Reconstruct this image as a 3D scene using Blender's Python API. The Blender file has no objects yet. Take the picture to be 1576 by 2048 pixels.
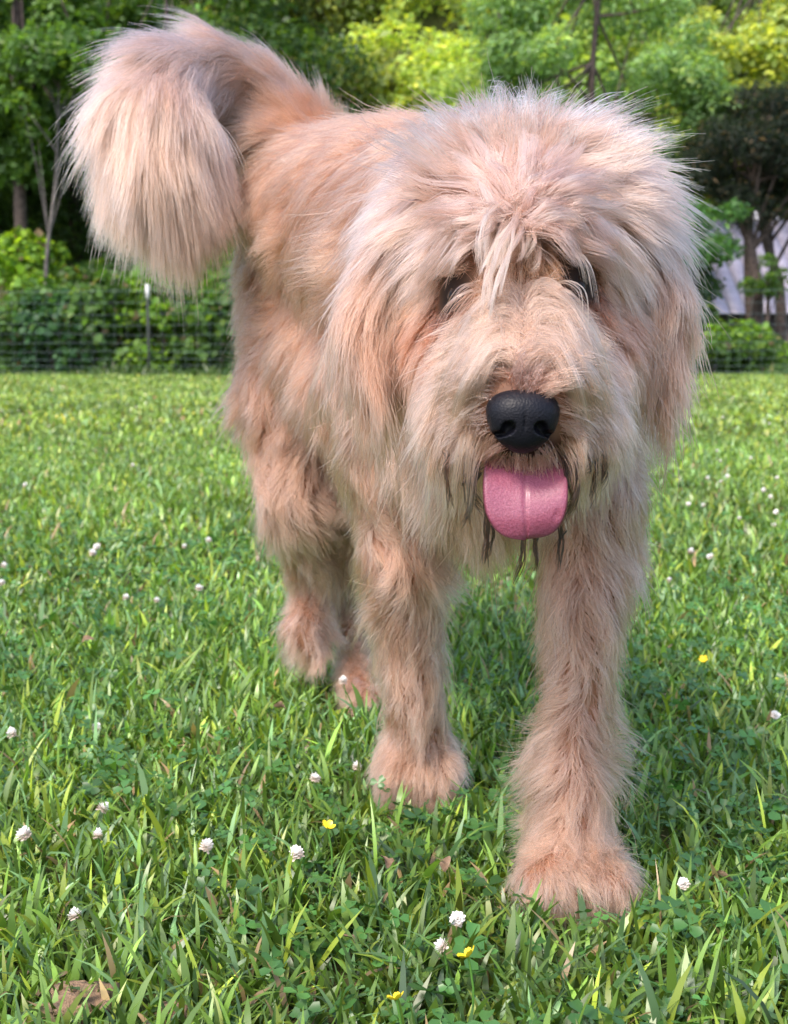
import bpy, math
import numpy as np
rng = np.random.default_rng(11)
SC = bpy.context.scene
COL = SC.collection

# ---------------------------------------------------------------- camera, light, exposure
F, CH, PITCH = 2600.0, 0.48, math.radians(7.54)      # focal length in photo pixels, lens height, downward tilt
cam = bpy.data.cameras.new('camera'); camo = bpy.data.objects.new('camera', cam); COL.objects.link(camo)
cam.sensor_fit = 'VERTICAL'; cam.sensor_height = 36; cam.lens = 36 * F / 2048
camo.location = (0, 0, CH); camo.rotation_euler = (math.pi / 2 - PITCH, 0, 0)
cam.clip_start = 0.05; cam.clip_end = 500
cam.dof.use_dof = True; cam.dof.focus_distance = 0.98; cam.dof.aperture_fstop = 13
SC.camera = camo
world = bpy.data.worlds.new('World'); SC.world = world; world.use_nodes = True
wn = world.node_tree; bg = wn.nodes['Background']
sky = wn.nodes.new('ShaderNodeTexSky'); sky.sky_type = 'NISHITA'; sky.sun_disc = False
SUN_EL, SUN_AZ = math.radians(52), math.radians(-145)      # azimuth from +Y towards +X
sky.sun_elevation = SUN_EL; sky.sun_rotation = SUN_AZ
sky.air_density = 1.0; sky.dust_density = 2.5
wn.links.new(sky.outputs[0], bg.inputs[0]); bg.inputs[1].default_value = 0.15
sl = bpy.data.lights.new('sun', 'SUN'); so = bpy.data.objects.new('sun', sl); COL.objects.link(so)
sl.energy = 1.5; sl.angle = math.radians(14); sl.color = (1, .90, .80)
from mathutils import Vector
sd = Vector((math.sin(SUN_AZ) * math.cos(SUN_EL), math.cos(SUN_AZ) * math.cos(SUN_EL), math.sin(SUN_EL)))
so.rotation_euler = sd.to_track_quat('Z', 'Y').to_euler(); so.location = (0, 0, 20)
SC.view_settings.view_transform = 'Standard'; SC.view_settings.look = 'None'
SC.view_settings.gamma = 1; SC.view_settings.exposure = 1.5
SC.render.engine = 'CYCLES'
cy = SC.cycles
cy.use_denoising = True; cy.max_bounces = 8; cy.diffuse_bounces = 3; cy.glossy_bounces = 3
cy.transmission_bounces = 6; cy.transparent_max_bounces = 8
SC.cycles_curves.shape = 'RIBBONS' if hasattr(SC, 'cycles_curves') else None

# ---------------------------------------------------------------- helpers
cp, sp = math.cos(PITCH), math.sin(PITCH)
def at(px, py, Y):
    """world point that is Y metres in front of the lens and shows at photo pixel px, py"""
    u, v = (px - 788) / F, (1024 - py) / F
    t = Y / (cp + v * sp)
    return np.array([u * t, Y, CH + t * (v * cp - sp)])
def tag(o, label=None, cat=None, group=None, kind=None):
    if label: o['label'] = label
    if cat: o['category'] = cat
    if group: o['group'] = group
    if kind: o['kind'] = kind
    return o
def empty(name, loc=(0, 0, 0), rz=0):
    o = bpy.data.objects.new(name, None); COL.objects.link(o); o.location = loc; o.rotation_euler.z = rz
    o.empty_display_size = .1
    return o
def mesh_obj(name, V, Fc, mat=None, parent=None, tint=None, smooth=False, attr='tint'):
    """V (n,3); Fc (m,k) array of equal-sized faces or list of such arrays"""
    V = np.asarray(V, dtype=np.float32)
    fl = Fc if isinstance(Fc, list) else [Fc]
    fl = [np.asarray(f, dtype=np.int32) for f in fl if len(f)]
    me = bpy.data.meshes.new(name)
    me.vertices.add(len(V)); me.vertices.foreach_set('co', V.ravel())
    loops = np.concatenate([f.ravel() for f in fl]); tot = np.concatenate([np.full(len(f), f.shape[1], np.int32) for f in fl])
    start = np.concatenate([[0], np.cumsum(tot)[:-1]]).astype(np.int32)
    me.loops.add(len(loops)); me.loops.foreach_set('vertex_index', loops)
    me.polygons.add(len(tot)); me.polygons.foreach_set('loop_start', start)
    me.update(calc_edges=True)
    if smooth: me.polygons.foreach_set('use_smooth', np.ones(len(tot), bool))
    if tint is not None:
        t = np.ones((len(V), 4), np.float32); t[:, :3] = tint
        a = me.attributes.new(attr, 'FLOAT_COLOR', 'POINT'); a.data.foreach_set('color', t.ravel())
    me.validate()
    if mat: me.materials.append(mat)
    o = bpy.data.objects.new(name, me); COL.objects.link(o)
    if parent: o.parent = parent
    return o
def nrm(a): return a / np.maximum(np.linalg.norm(a, axis=-1, keepdims=True), 1e-9)
def tube(path, rad, k=7, cap=True):
    path = np.asarray(path, float); rad = np.broadcast_to(np.asarray(rad, float), (len(path),))
    T = nrm(np.gradient(path, axis=0)); ref = np.array([0.13, 0.97, 0.2])
    A = nrm(np.cross(T, ref)); B = np.cross(T, A)
    th = np.arange(k) / k * 2 * np.pi
    V = (path[:, None] + rad[:, None, None] * (np.cos(th)[None, :, None] * A[:, None] + np.sin(th)[None, :, None] * B[:, None])).reshape(-1, 3)
    n = len(path); i, j = np.meshgrid(np.arange(n - 1), np.arange(k), indexing='ij'); j2 = (j + 1) % k
    Q = np.stack([i * k + j, i * k + j2, (i + 1) * k + j2, (i + 1) * k + j], -1).reshape(-1, 4)
    return V, Q
def join(parts):
    Vs, Fs, n = [], [], 0
    for V, Q in parts: Vs.append(V); Fs.append(Q + n); n += len(V)
    return np.concatenate(Vs), np.concatenate(Fs)
def bez(P, n=20):
    """Catmull-Rom through rows of P (any columns)"""
    P = np.asarray(P, float); m = len(P)
    t = np.linspace(0, m - 1, n); i = np.minimum(t.astype(int), m - 2); f = (t - i)[:, None]
    g = lambda k: P[np.clip(k, 0, m - 1)]
    a, b, c, d = g(i - 1), g(i), g(i + 1), g(i + 2)
    return .5 * (2 * b + (c - a) * f + (2 * a - 5 * b + 4 * c - d) * f ** 2 + (3 * b - a - 3 * c + d) * f ** 3)
_W = rng.normal(size=(24, 3)); _P = rng.uniform(0, 6.28, 24)
def vnoise(p, scale, s0=0):
    """cheap smooth vector noise: sums of sines"""
    out = np.zeros(p.shape)
    for c in range(3):
        for k in range(4):
            q = (s0 + c * 4 + k) % 24
            out[..., c] += np.sin((p @ _W[q]) * scale * (1 + .37 * k) + _P[q] + 1.7 * s0)
    return out / 2.5

# ---------------------------------------------------------------- materials
def mat(name):
    m = bpy.data.materials.new(name); m.use_nodes = True
    nt = m.node_tree; return m, nt, nt.nodes, nt.links, nt.nodes['Principled BSDF']
def leaf_mat(name, trans=.35, rough=.42, spec=.5, back=(1.2, 1.3, .6)):
    m, nt, N, L, b = mat(name)
    a = N.new('ShaderNodeAttribute'); a.attribute_name = 'tint'
    L.new(a.outputs['Color'], b.inputs['Base Color']); b.inputs['Roughness'].default_value = rough
    b.inputs['Specular IOR Level'].default_value = spec
    t = N.new('ShaderNodeBsdfTranslucent'); mx = N.new('ShaderNodeMix'); mx.data_type = 'RGBA'; mx.blend_type = 'MULTIPLY'
    mx.inputs[0].default_value = 1; mx.inputs[7].default_value = (*back, 1); L.new(a.outputs['Color'], mx.inputs[6])
    L.new(mx.outputs[2], t.inputs['Color'])
    ms = N.new('ShaderNodeMixShader'); ms.inputs[0].default_value = trans
    L.new(b.outputs[0], ms.inputs[1]); L.new(t.outputs[0], ms.inputs[2]); L.new(ms.outputs[0], N['Material Output'].inputs[0])
    return m
def plain(name, col, rough=.6, metal=0, noise=None, bump=0, scale=30, spec=.5, rough2=None):
    m, nt, N, L, b = mat(name)
    b.inputs['Base Color'].default_value = (*col, 1); b.inputs['Roughness'].default_value = rough; b.inputs['Metallic'].default_value = metal
    b.inputs['Specular IOR Level'].default_value = spec
    if noise is not None or bump:
        tc = N.new('ShaderNodeTexCoord'); n = N.new('ShaderNodeTexNoise'); n.inputs['Scale'].default_value = scale; n.inputs['Detail'].default_value = 6
        L.new(tc.outputs['Object'], n.inputs['Vector'])
        if noise is not None:
            r = N.new('ShaderNodeValToRGB'); r.color_ramp.elements[0].color = (*col, 1); r.color_ramp.elements[1].color = (*noise, 1)
            r.color_ramp.elements[0].position = .35; r.color_ramp.elements[1].position = .65
            L.new(n.outputs[0], r.inputs[0]); L.new(r.outputs[0], b.inputs['Base Color'])
        if bump:
            bp = N.new('ShaderNodeBump'); bp.inputs['Strength'].default_value = bump; bp.inputs['Distance'].default_value = .02
            L.new(n.outputs[0], bp.inputs['Height']); L.new(bp.outputs[0], b.inputs['Normal'])
    return m
M_grass = leaf_mat('grass_blade', .30, .38, .6, (1.2, 1.3, .5))
M_leaf = leaf_mat('tree_leaf', .5, .5, .4, (1.5, 1.45, .55))
M_bark = plain('bark', (.035, .024, .02), .9, noise=(.09, .065, .055), bump=.6, scale=14)
M_barkp = plain('pale_bark', (.07, .06, .055), .85, noise=(.14, .125, .115), bump=.4, scale=20)
M_wire = plain('galvanised_wire', (.15, .20, .20), .6, .2)
M_post = plain('post_paint', (.012, .02, .017), .8, noise=(.03, .035, .03), scale=40)
M_white = plain('white_tip', (.75, .74, .74), .6, noise=(.6, .58, .58), scale=60)

# ---------------------------------------------------------------- terrain
def lawn_z(x, y): return 0.012 * np.sin(x * .9 + 1) * np.sin(y * .55) * np.clip((y - 2) / 4, 0, 1)
def ground_z(x, y):
    k = np.clip((y - 21) / 12, 0, 1) ** 1.3
    h = lawn_z(x, y) * np.clip((20 - y) / 2, 0, 1) - .08 * np.clip((y - 17.5) / 3, 0, 1)
    side = np.clip((x - 5.8) / 2.0, 0, 1)                      # the slope opens to the right, where the roof shows
    return h + k * (np.clip(y - 21, 0, 60)) * (.62 - .58 * side) + side * np.clip(y - 42, 0, 40) * .75
M_ground, nt, N, L, b = mat('soil_and_thatch')
tc = N.new('ShaderNodeNewGeometry'); n1 = N.new('ShaderNodeTexNoise'); n1.inputs['Scale'].default_value = 9; n1.inputs['Detail'].default_value = 8
n2 = N.new('ShaderNodeTexNoise'); n2.inputs['Scale'].default_value = .8; n2.inputs['Detail'].default_value = 4
L.new(tc.outputs['Position'], n1.inputs[0]); L.new(tc.outputs['Position'], n2.inputs[0])
r1 = N.new('ShaderNodeValToRGB'); r1.color_ramp.elements[0].color = (.03, .05, .012, 1); r1.color_ramp.elements[1].color = (.07, .12, .025, 1)
r1.color_ramp.elements[0].position = .4; r1.color_ramp.elements[1].position = .62
r2 = N.new('ShaderNodeValToRGB'); r2.color_ramp.elements[0].color = (.05, .04, .02, 1); r2.color_ramp.elements[1].color = (1, 1, 1, 1)
mx = N.new('ShaderNodeMix'); mx.data_type = 'RGBA'; mx.inputs[6].default_value = (.06, .045, .025, 1)
L.new(n1.outputs[0], r1.inputs[0]); L.new(n2.outputs[0], mx.inputs[0]); L.new(r1.outputs[0], mx.inputs[7]); L.new(mx.outputs[2], b.inputs['Base Color'])
b.inputs['Roughness'].default_value = .95; b.inputs['Specular IOR Level'].default_value = .1
xs = np.concatenate([np.linspace(-120, -14, 16), np.linspace(-12, 12, 49), np.linspace(14, 120, 16)])
ys = np.concatenate([np.linspace(-60, -2, 12), np.linspace(0, 20, 41), np.linspace(21, 60, 50), np.linspace(64, 200, 14)])
X, Y = np.meshgrid(xs, ys, indexing='ij'); Z = ground_z(X, np.minimum(Y, 90)); V = np.stack([X, Y, Z], -1).reshape(-1, 3)
i, j = np.meshgrid(np.arange(len(xs) - 1), np.arange(len(ys) - 1), indexing='ij'); n = len(ys)
Q = np.stack([i * n + j, (i + 1) * n + j, (i + 1) * n + j + 1, i * n + j + 1], -1).reshape(-1, 4)
tag(mesh_obj('ground', V, Q, M_ground, smooth=True), kind='structure')

# ---------------------------------------------------------------- leaves
def leaves(P, size, out, col, droop=.3, aspect=.62, fold=.25, spread=.9, six=False):
    """leaf blades at P (n,3): folded diamonds (or six-cornered), out = preferred outward direction"""
    n = len(P); size = np.broadcast_to(size, (n,))[:, None]
    nm = nrm(out * .6 + np.array([0, 0, .55]) + rng.normal(size=(n, 3)) * spread * .6)
    ax = rng.normal(size=(n, 3)); ax[:, 2] -= droop; ax = nrm(ax - (ax * nm).sum(-1, keepdims=True) * nm)
    sd = np.cross(nm, ax)
    if six:
        pts = [P, P + ax * size * .35 + sd * size * aspect * .55 + nm * size * fold * .3, P + ax * size * .75 + sd * size * aspect * .36 + nm * size * fold * .2,
               P + ax * size - nm * size * .12, P + ax * size * .75 - sd * size * aspect * .36 + nm * size * fold * .2, P + ax * size * .35 - sd * size * aspect * .55 + nm * size * fold * .3]
        V = np.stack(pts, 1).reshape(-1, 3); b = np.arange(n)[:, None] * 6
        Q = np.concatenate([b + np.array([0, 1, 2, 3]), b + np.array([0, 3, 4, 5])]); k = 6
    else:
        V = np.stack([P, P + ax * size * .5 + sd * size * aspect * .5 + nm * size * fold * .4, P + ax * size, P + ax * size * .5 - sd * size * aspect * .5 + nm * size * fold * .4], 1).reshape(-1, 3)
        b = np.arange(n)[:, None] * 4; Q = np.concatenate([b + np.array([0, 1, 2]), b + np.array([0, 2, 3])]); k = 4
    return V, Q, np.repeat(col, k, 0)
def leafcol(n, base, var=.25, yel=.15, dead=.0):
    c = np.array(base)[None] * np.exp(rng.normal(size=(n, 1)) * var)
    y = rng.uniform(size=(n, 1)) < yel; c = np.where(y, c * np.array([1.75, 1.45, .8]), c)
    if dead: d = rng.uniform(size=(n, 1)) < dead; c = np.where(d, np.array([.2, .14, .08]) * np.exp(rng.normal(size=(n, 1)) * .3), c)
    return np.clip(c, 0, .8)
def crown_points(n, clumps, hollow=.55):
    """clumps rows: x y z rx rz ; points lie mostly on the clumps' upper shells"""
    clumps = np.asarray(clumps); w = clumps[:, 3] ** 2; k = rng.choice(len(clumps), n, p=w / w.sum()); c = clumps[k]
    d = nrm(rng.normal(size=(n, 3)) + np.array([0, 0, .25]))
    r = (hollow + (1 - hollow) * rng.uniform(size=(n, 1)) ** .6)
    r = r * (1 + .25 * vnoise(d * 1.0 + k[:, None] * 3.1, 3.0)[:, :1])
    P = c[:, :3] + d * r * np.stack([c[:, 3], c[:, 3], c[:, 4]], -1)
    return P, d
def crown_clumps(cx, cy, cz, rx, ry, rz, m, cr):
    d = nrm(rng.normal(size=(m, 3))); r = rng.uniform(.35, 1, (m, 1)) ** .5
    p = np.array([cx, cy, cz]) + d * r * np.array([rx, ry, rz]); s = cr * rng.uniform(.6, 1.25, m)
    return np.column_stack([p, s, s * .7])
def tree(label, x, y, h, trunk_r, crown, n_leaf, leaf, base, lean=(0, 0), bark=None, name='tree', cat='tree', group=None, var=.25, yel=.15, m=30, cr=.7, dead=0, aspect=.62, spread=.9, fork=None, droop=.3):
    """crown = (dx, dy, cz, rx, ry, rz) in metres above the foot"""
    z0 = float(ground_z(np.array(x), np.array(y))); root = empty(name, (x, y, z0)); tag(root, label, cat, group)
    top = np.array([lean[0], lean[1], h])
    path = bez([[0, 0, -.2], top * .33 + [rng.normal() * .06, 0, 0], top * .66 + [rng.normal() * .1, 0, 0], top], 12)
    rad = trunk_r * np.linspace(1.15, .35, 12); rad[0] *= 1.3
    mesh_obj('trunk', *tube(path, rad, 9), bark or M_bark, root, smooth=True)
    cl = crown_clumps(crown[0], crown[1], crown[2], *crown[3:], m, cr)
    br = []
    for c in cl[:min(m, 22)]:
        s = path[rng.integers(5, 12)]; mid = (s + c[:3]) / 2 + [0, 0, .1 * rng.normal() + .1]
        br.append(tube(bez([s, mid, c[:3]], 6), trunk_r * np.linspace(.35, .08, 6), 5))
    mesh_obj('branches', *join(br), bark or M_bark, root, smooth=True)
    P, d = crown_points(n_leaf, cl)
    V, Q, T = leaves(P, leaf * np.exp(rng.normal(size=n_leaf) * .25), d, leafcol(n_leaf, base, var, yel, dead), aspect=aspect, spread=spread, droop=droop)
    tag(mesh_obj('crown', V, Q, M_leaf, root, T), kind='stuff')
    return root
def shrub(label, x, y, w, h, n_leaf, leaf, base, name='shrub', cat='shrub', group=None, var=.25, yel=.2, dead=0, depth=None, m=14, six=False, aspect=.7, cr=None):
    z0 = float(ground_z(np.array(x), np.array(y))); root = empty(name, (x, y, z0)); tag(root, label, cat, group)
    dp = depth or w * .7
    cl = crown_clumps(0, 0, h * .5, w * .5, dp * .5, h * .45, m, cr or min(w, h) * .28)
    cl[:, 2] = np.maximum(cl[:, 2], .1)
    st = [tube(bez([[c[0] * .25, c[1] * .25, -.1], [c[0] * .5, c[1] * .5, c[2] * .6], c[:3]], 5), np.linspace(.012, .004, 5), 4) for c in cl]
    mesh_obj('stems', *join(st), M_bark, root, smooth=True)
    P, d = crown_points(n_leaf, cl, .45); P[:, 2] = np.maximum(P[:, 2], .02)
    V, Q, T = leaves(P, leaf * np.exp(rng.normal(size=n_leaf) * .3), d, leafcol(n_leaf, base, var, yel, dead), six=six, aspect=aspect)
    tag(mesh_obj('foliage', V, Q, M_leaf, root, T), kind='stuff')
    return root
def xpx(px, Y): return (px - 788) / F * Y

#__BACKGROUND__
# ---------------------------------------------------------------- wooded edge, left
DK, MD, BR, YG, BL = (.045, .095, .022), (.08, .165, .032), (.14, .27, .035), (.2, .3, .035), (.05, .13, .045)
tree('tall tree on the left with straight dark trunk and low hanging maple leaves', xpx(62, 20.5), 20.5, 9, .11, (0, 0, 4.6, 1.7, 1.2, 1.5), 15000, .13, MD, m=44, cr=.42, yel=.12)
tree('slender sapling with pale forked trunk standing left behind the wire fence', xpx(108, 19.2), 19.2, 4.4, .035, (.3, .1, 4.0, 1.0, .8, .7), 4500, .10, MD, lean=(.25, 0), bark=M_barkp, m=16, cr=.32)
tree('dark deciduous tree at far left edge, its trunk outside the picture', xpx(-90, 22), 22, 8, .12, (0, 0, 4.0, 2.0, 1.5, 2.2), 15000, .12, DK, m=36, cr=.6, yel=.08)
tree('dark leafy tree rising directly behind the curled tail of the dog', xpx(250, 22.5), 22.5, 9, .10, (0, 0, 4.6, 2.1, 1.2, 1.9), 17000, .12, MD, m=44, cr=.5, yel=.2)
tree('thin dark stemmed tree showing between tail and fence post', xpx(350, 20.6), 20.6, 6.5, .04, (.3, 0, 4.3, 1.2, .9, 1.1), 8000, .11, MD, m=24, cr=.4, yel=.3)
tree('shady tree deep in the wood left of the dog', xpx(170, 25), 25, 9, .13, (0, 0, 3.6, 2.6, 1.2, 2.8), 18000, .13, DK, m=44, cr=.6, yel=.12)
UG = 'broad leaved bushes behind the left fence'
for k, (px, yy, w, h, c, yl, lab) in enumerate([
    (20, 18.5, 1.5, 1.35, MD, .1, 'dark round leaved bush behind the fence at left edge'),
    (125, 18.3, 1.2, 1.15, BL, .08, 'low bluish green bush behind the fence below the pale sapling'),
    (225, 18.4, 1.3, 1.45, MD, .1, 'dense vine covered bush just left of the white tipped fence post'),
    (330, 18.3, 1.2, 1.55, BR, .3, 'yellow green grapevine bush directly behind the white tipped fence post'),
    (420, 18.4, 1.1, 1.3, MD, .15, 'dark green bush between fence post and dog rump'),
    (520, 18.5, 1.5, 1.5, MD, .15, None),
    (40, 20.2, 1.7, 2.2, BR, .45, 'bush with sunlight painted yellow into its leaves at the foot of the tall left tree'),  # sunlit leaves in the wood's gaps painted by leaf colour, here and further right
    (160, 20.6, 1.5, 1.9, MD, .3, 'mid green bush in the shade left under the tail'),
    (270, 20.2, 1.6, 2.0, DK, .12, 'dark bush in the shade right under the tail'),
    (400, 20.4, 1.6, 2.3, BR, .35, 'tangled yellow green bush with dry twigs, sunlight painted into its leaves, left of the dog'),
    (700, 19.5, 3.0, 1.6, MD, .2, None)]):
    shrub(lab or ('leafy bush mostly hidden behind the rump of the dog' if px < 600 else 'wide leafy bush hidden behind the middle of the dog'), xpx(px, yy), yy, w, h, int(3000 * w * h / 1.6), .085, c, yel=yl, dead=.04, six=True, aspect=.95, group=UG)

# ---------------------------------------------------------------- hillside, middle; leaf colours raised in place of sunlight
HG = 'vine covered shrubs on the hillside, sunlight put into their leaf colour'
HL = ['pale green vine covered shrub on the hillside above the dog back', 'bright yellow green shrub, sunlight painted into its leaves, on the hillside above the dog head', 'fine leaved soft green shrub on the hillside behind the head']
k = 0
for yy in (23.2, 25.5, 28, 31, 34.5, 39, 45):
    nn = 7
    for q in range(nn):
        px = 330 + (1280 - 330) * (q + rng.uniform(.1, .9)) / nn
        kind = 0 if px < 760 else (1 if px < 1050 else 2)
        c = [(.27, .34, .12), (.32, .42, .10), (.24, .36, .11)][kind]
        s = yy / 28
        shrub(HL[kind] + (', low near the fence' if yy < 27 else (', halfway up' if yy < 35 else ', near the top')), xpx(px, yy), yy, 3.2 * s, 2.7 * s, 5600, .125 * s ** .8, np.array(c) * rng.uniform(.75, 1.25), yel=.25, group=HG, m=18, dead=.01, depth=3.0, cr=.62 * s)
        k += 1
tree('feathery blue green locust tree above the dog head', xpx(1190, 22.5), 22.5, 7, .09, (0, 0, 4.7, 2.1, 1.4, 2.4), 34000, .10, (.20, .33, .13), m=60, cr=.5, yel=.12, aspect=.5)
tree('soft light green tree with fine leaves behind the dog head', xpx(985, 24), 24, 6, .07, (0, 0, 3.6, 1.5, 1.2, 1.4), 15000, .09, (.28, .40, .12), m=40, cr=.45, yel=.15, aspect=.45)

# ---------------------------------------------------------------- right side
tree('yellow green maple with sunlight painted into its leaves in the upper right corner', xpx(1500, 27), 27, 9, .10, (0, 0, 5.0, 2.2, 1.4, 2.0), 22000, .14, (.29, .38, .11), m=44, cr=.55, yel=.45)  # yellow tint and paleness paint sunlit foliage into the leaf colour
tree('dark cedar with dense low boughs at right edge, left of the paired trunks', xpx(1497, 21), 21, 3.6, .115, (.2, .1, 3.45, 1.45, .8, .95), 42000, .075, (.020, .034, .022), name='cedar_tree', m=40, cr=.42, yel=.06, aspect=.22, var=.35, dead=.05)
tree('second dark trunked cedar at right edge, just right of its twin', xpx(1548, 21.4), 21.4, 3.8, .10, (.5, .3, 3.6, 1.3, .9, 1.0), 36000, .075, (.022, .038, .024), name='cedar_tree', lean=(-.15, 0), m=34, cr=.42, yel=.05, aspect=.22, var=.35, dead=.08)
tree('small walnut sapling with pinnate light green leaves right of the dog ear', xpx(1385, 18.9), 18.9, 2.3, .025, (.12, 0, 2.05, .55, .4, .5), 3600, .09, (.07, .17, .045), name='sapling', m=14, cr=.26, yel=.1, aspect=.4)
tree('pinkish barked stump like young tree between the paired cedar trunks', xpx(1522, 20.6), 20.6, 1.6, .04, (0, 0, 1.5, .35, .3, .3), 900, .07, MD, name='sapling', m=8, cr=.18)
RG = 'low bushes under the right trees'
for (px, yy, w, h, c, yl, lab) in [
    (1400, 18.6, 1.1, .75, MD, .2, 'low dark bush behind the fence right of the dog ear'),
    (1470, 19.2, 1.0, .85, BR, .3, 'light green bush at the foot of the left cedar trunk'),
    (1545, 18.9, 1.3, .62, MD, .15, 'knee high weeds behind the fence at right edge'),
    (1330, 19.3, 1.3, 1.5, DK, .1, 'dark bush partly hidden by the right ear of the dog'),
    (1600, 20.0, .8, .6, BR, .3, 'leafy weed clump at the foot of the right cedar trunk'),
    (1250, 19.6, 2.0, 2.6, DK, .1, 'tall dark bush mostly hidden behind the dog head')]:
    shrub(lab, xpx(px, yy), yy, w, h, int(3400 * max(w * h, .5)), .07, c, yel=yl, group=RG, six=True, aspect=.8, dead=.03)
# far dark wood filling the distance: nobody could count it
for (x0, x1, y0, n, c) in [(2, 26, 50, 50000, (.12, .19, .05)), (-16, -1, 27, 60000, DK), (5, 24, 41, 70000, (.10, .17, .04)), (-14, 22, 50, 42000, MD)]:
    m_ = 60 if y0 < 30 else 90
    cxs = rng.uniform(x0, x1, m_); cys = y0 + rng.uniform(0, 5, m_)
    czs = ground_z(cxs, cys) + rng.uniform(.3, 5.5 if y0 < 30 else 9, m_)
    cl = np.column_stack([cxs, cys, czs, rng.uniform(1, 1.9, m_) * (y0 / 35), rng.uniform(.8, 1.3, m_) * (y0 / 35)])
    P, d = crown_points(n, cl, .4)
    V, Q, T = leaves(P, .16 * y0 / 27 * np.exp(rng.normal(size=n) * .2), d, leafcol(n, c, .3, .2))
    tag(mesh_obj('far_wood', V, Q, M_leaf, None, T), {27: 'dense dark woodland closing off the hillside on the left', 41: 'light green woodland behind the pale roof on the right', 50: 'woodland on top of the far hillside'}[y0], 'woodland', kind='stuff')

# building glimpsed through the cedars: pale metal roof and a small white roof
M_roof = plain('pale_metal_roof', (.38, .35, .43), .5, .1, noise=(.26, .24, .31), scale=3)
M_roofw = plain('white_metal_roof', (.78, .76, .82), .4)
M_wall = plain('dark_boards', (.05, .04, .045), .8, noise=(.09, .07, .07), scale=8)
def box(x0, x1, y0, y1, z0, z1):
    V = np.array([[x, y, z] for x in (x0, x1) for y in (y0, y1) for z in (z0, z1)], float)
    return V, np.array([[0, 1, 3, 2], [4, 6, 7, 5], [0, 4, 5, 1], [2, 3, 7, 6], [0, 2, 6, 4], [1, 5, 7, 3]])
sh = empty('shed', (11.4, 33, .75)); tag(sh, 'long low shed with pale lilac metal roof seen between the dark cedar trunks', 'shed')
mesh_obj('wall', *box(-3.4, 5, .3, 4, -1.6, .4), M_wall, sh)
for k in range(21):                                             # roof panels with raised seams
    x = -3.8 + .42 * k
    V, Q = box(x, x + .405, 0, 4.3, 0, .03); V[:, 2] += .38 + V[:, 1] * .62
    mesh_obj('roof_panel', V, Q, M_roof, sh)
gz = empty('gazebo', (10.55, 38.5, 2.55)); tag(gz, 'small white hipped roof above the shed, between the two cedar trunks', 'gazebo')
V = np.array([[-.75, -.75, 1.15], [.75, -.75, 1.15], [.75, .75, 1.15], [-.75, .75, 1.15], [-.28, -.2, 1.6], [.28, -.2, 1.6], [.28, .2, 1.6], [-.28, .2, 1.6]])
mesh_obj('roof', V, np.array([[0, 1, 5, 4], [1, 2, 6, 5], [2, 3, 7, 6], [3, 0, 4, 7], [4, 5, 6, 7], [3, 2, 1, 0]]), M_roofw, gz)
for (a, c_) in ((-.65, -.65), (.6, -.65), (-.65, .6), (.6, .6)):
    mesh_obj('post', *box(a, a + .06, c_, c_ + .06, -1, 1.148), M_wall, gz)

# ---------------------------------------------------------------- wire fence
fe = empty('wire_fence', (0, 17.6, 0)); tag(fe, 'green grey woven wire field fence along the far edge of the lawn', 'fence')
hs = [.06, .15, .24, .34, .45, .57, .70, .84, .99, 1.14]
for k, h in enumerate(hs):
    xx = np.linspace(-9, 9, 37); p = np.stack([xx, 0 * xx, h + .012 * np.sin(xx * 2.1 + k) - .02 * np.abs(np.sin(xx * .53 + .3))], -1)
    mesh_obj('wire', *tube(p, .0017 if 0 < k < 9 else .0024, 5), M_wire, fe)
st = [tube(np.array([[x, .004, .05], [x + .01 * rng.normal(), .004, .6], [x, .004, 1.14]]), .0011, 4) for x in np.arange(-9, 9, .155)]
tag(mesh_obj('stay_wires', *join(st), M_wire, fe), kind='stuff')
for px in (302 - 1020, 302 - 510, 302, 302 + 515, 302 + 1030, 302 + 1540):
    x = xpx(px, 17.6)
    V1 = box(x - .018, x + .018, -.035, -.031, -.3, 1.02); V2 = box(x - .003, x + .003, -.0305, 0.0, -.3, 1.02)
    p = mesh_obj('fence_post', *join([V1, V2]), M_post, fe)
    mesh_obj('post_tip', *join([box(x - .021, x + .021, -.038, -.0, 1.0205, 1.215)]), M_white, p)

# ---------------------------------------------------------------- grass
def blades(R, L_, W_, head, lean, curl, seg, col, twist=0):
    n = len(R); t = np.linspace(0, 1, seg + 1)[None, :]
    ang = (lean[:, None] + curl[:, None] * t) ; step = (L_ / seg)[:, None]
    dx = np.sin(ang) * step; dz = np.cos(ang) * step
    hx = np.concatenate([np.zeros((n, 1)), np.cumsum(dx[:, :-1], 1)], 1); hz = np.concatenate([np.zeros((n, 1)), np.cumsum(dz[:, :-1], 1)], 1)
    ch, shh = np.cos(head)[:, None], np.sin(head)[:, None]
    C = np.stack([R[:, :1] + hx * ch, R[:, 1:2] + hx * shh, R[:, 2:3] + hz], -1)
    hw = head + np.pi / 2 + twist
    Wd = np.stack([np.cos(hw), np.sin(hw), np.zeros(n)], -1)[:, None] * (W_[:, None] * .5 * np.array([.55 + .45 * min(1, s * 2.5) if s < .5 else (1 - ((s - .5) / .5) ** 1.6) for s in t[0]])[None])[..., None]
    A = C + Wd; B = C - Wd
    tip = C[:, -1:]
    V = np.concatenate([np.stack([A[:, :-1], B[:, :-1]], 2).reshape(n, -1, 3), tip], 1); k = 2 * seg + 1
    b = (np.arange(n) * k)[:, None]
    Q = np.concatenate([b + np.array([2 * s, 2 * s + 1, 2 * s + 3, 2 * s + 2]) for s in range(seg - 1)]) if seg > 1 else np.zeros((0, 4), int)
    Tr = b + np.array([2 * (seg - 1), 2 * (seg - 1) + 1, 2 * seg])
    return V.reshape(-1, 3), [Q, Tr], np.repeat(col, k, 0)
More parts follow.
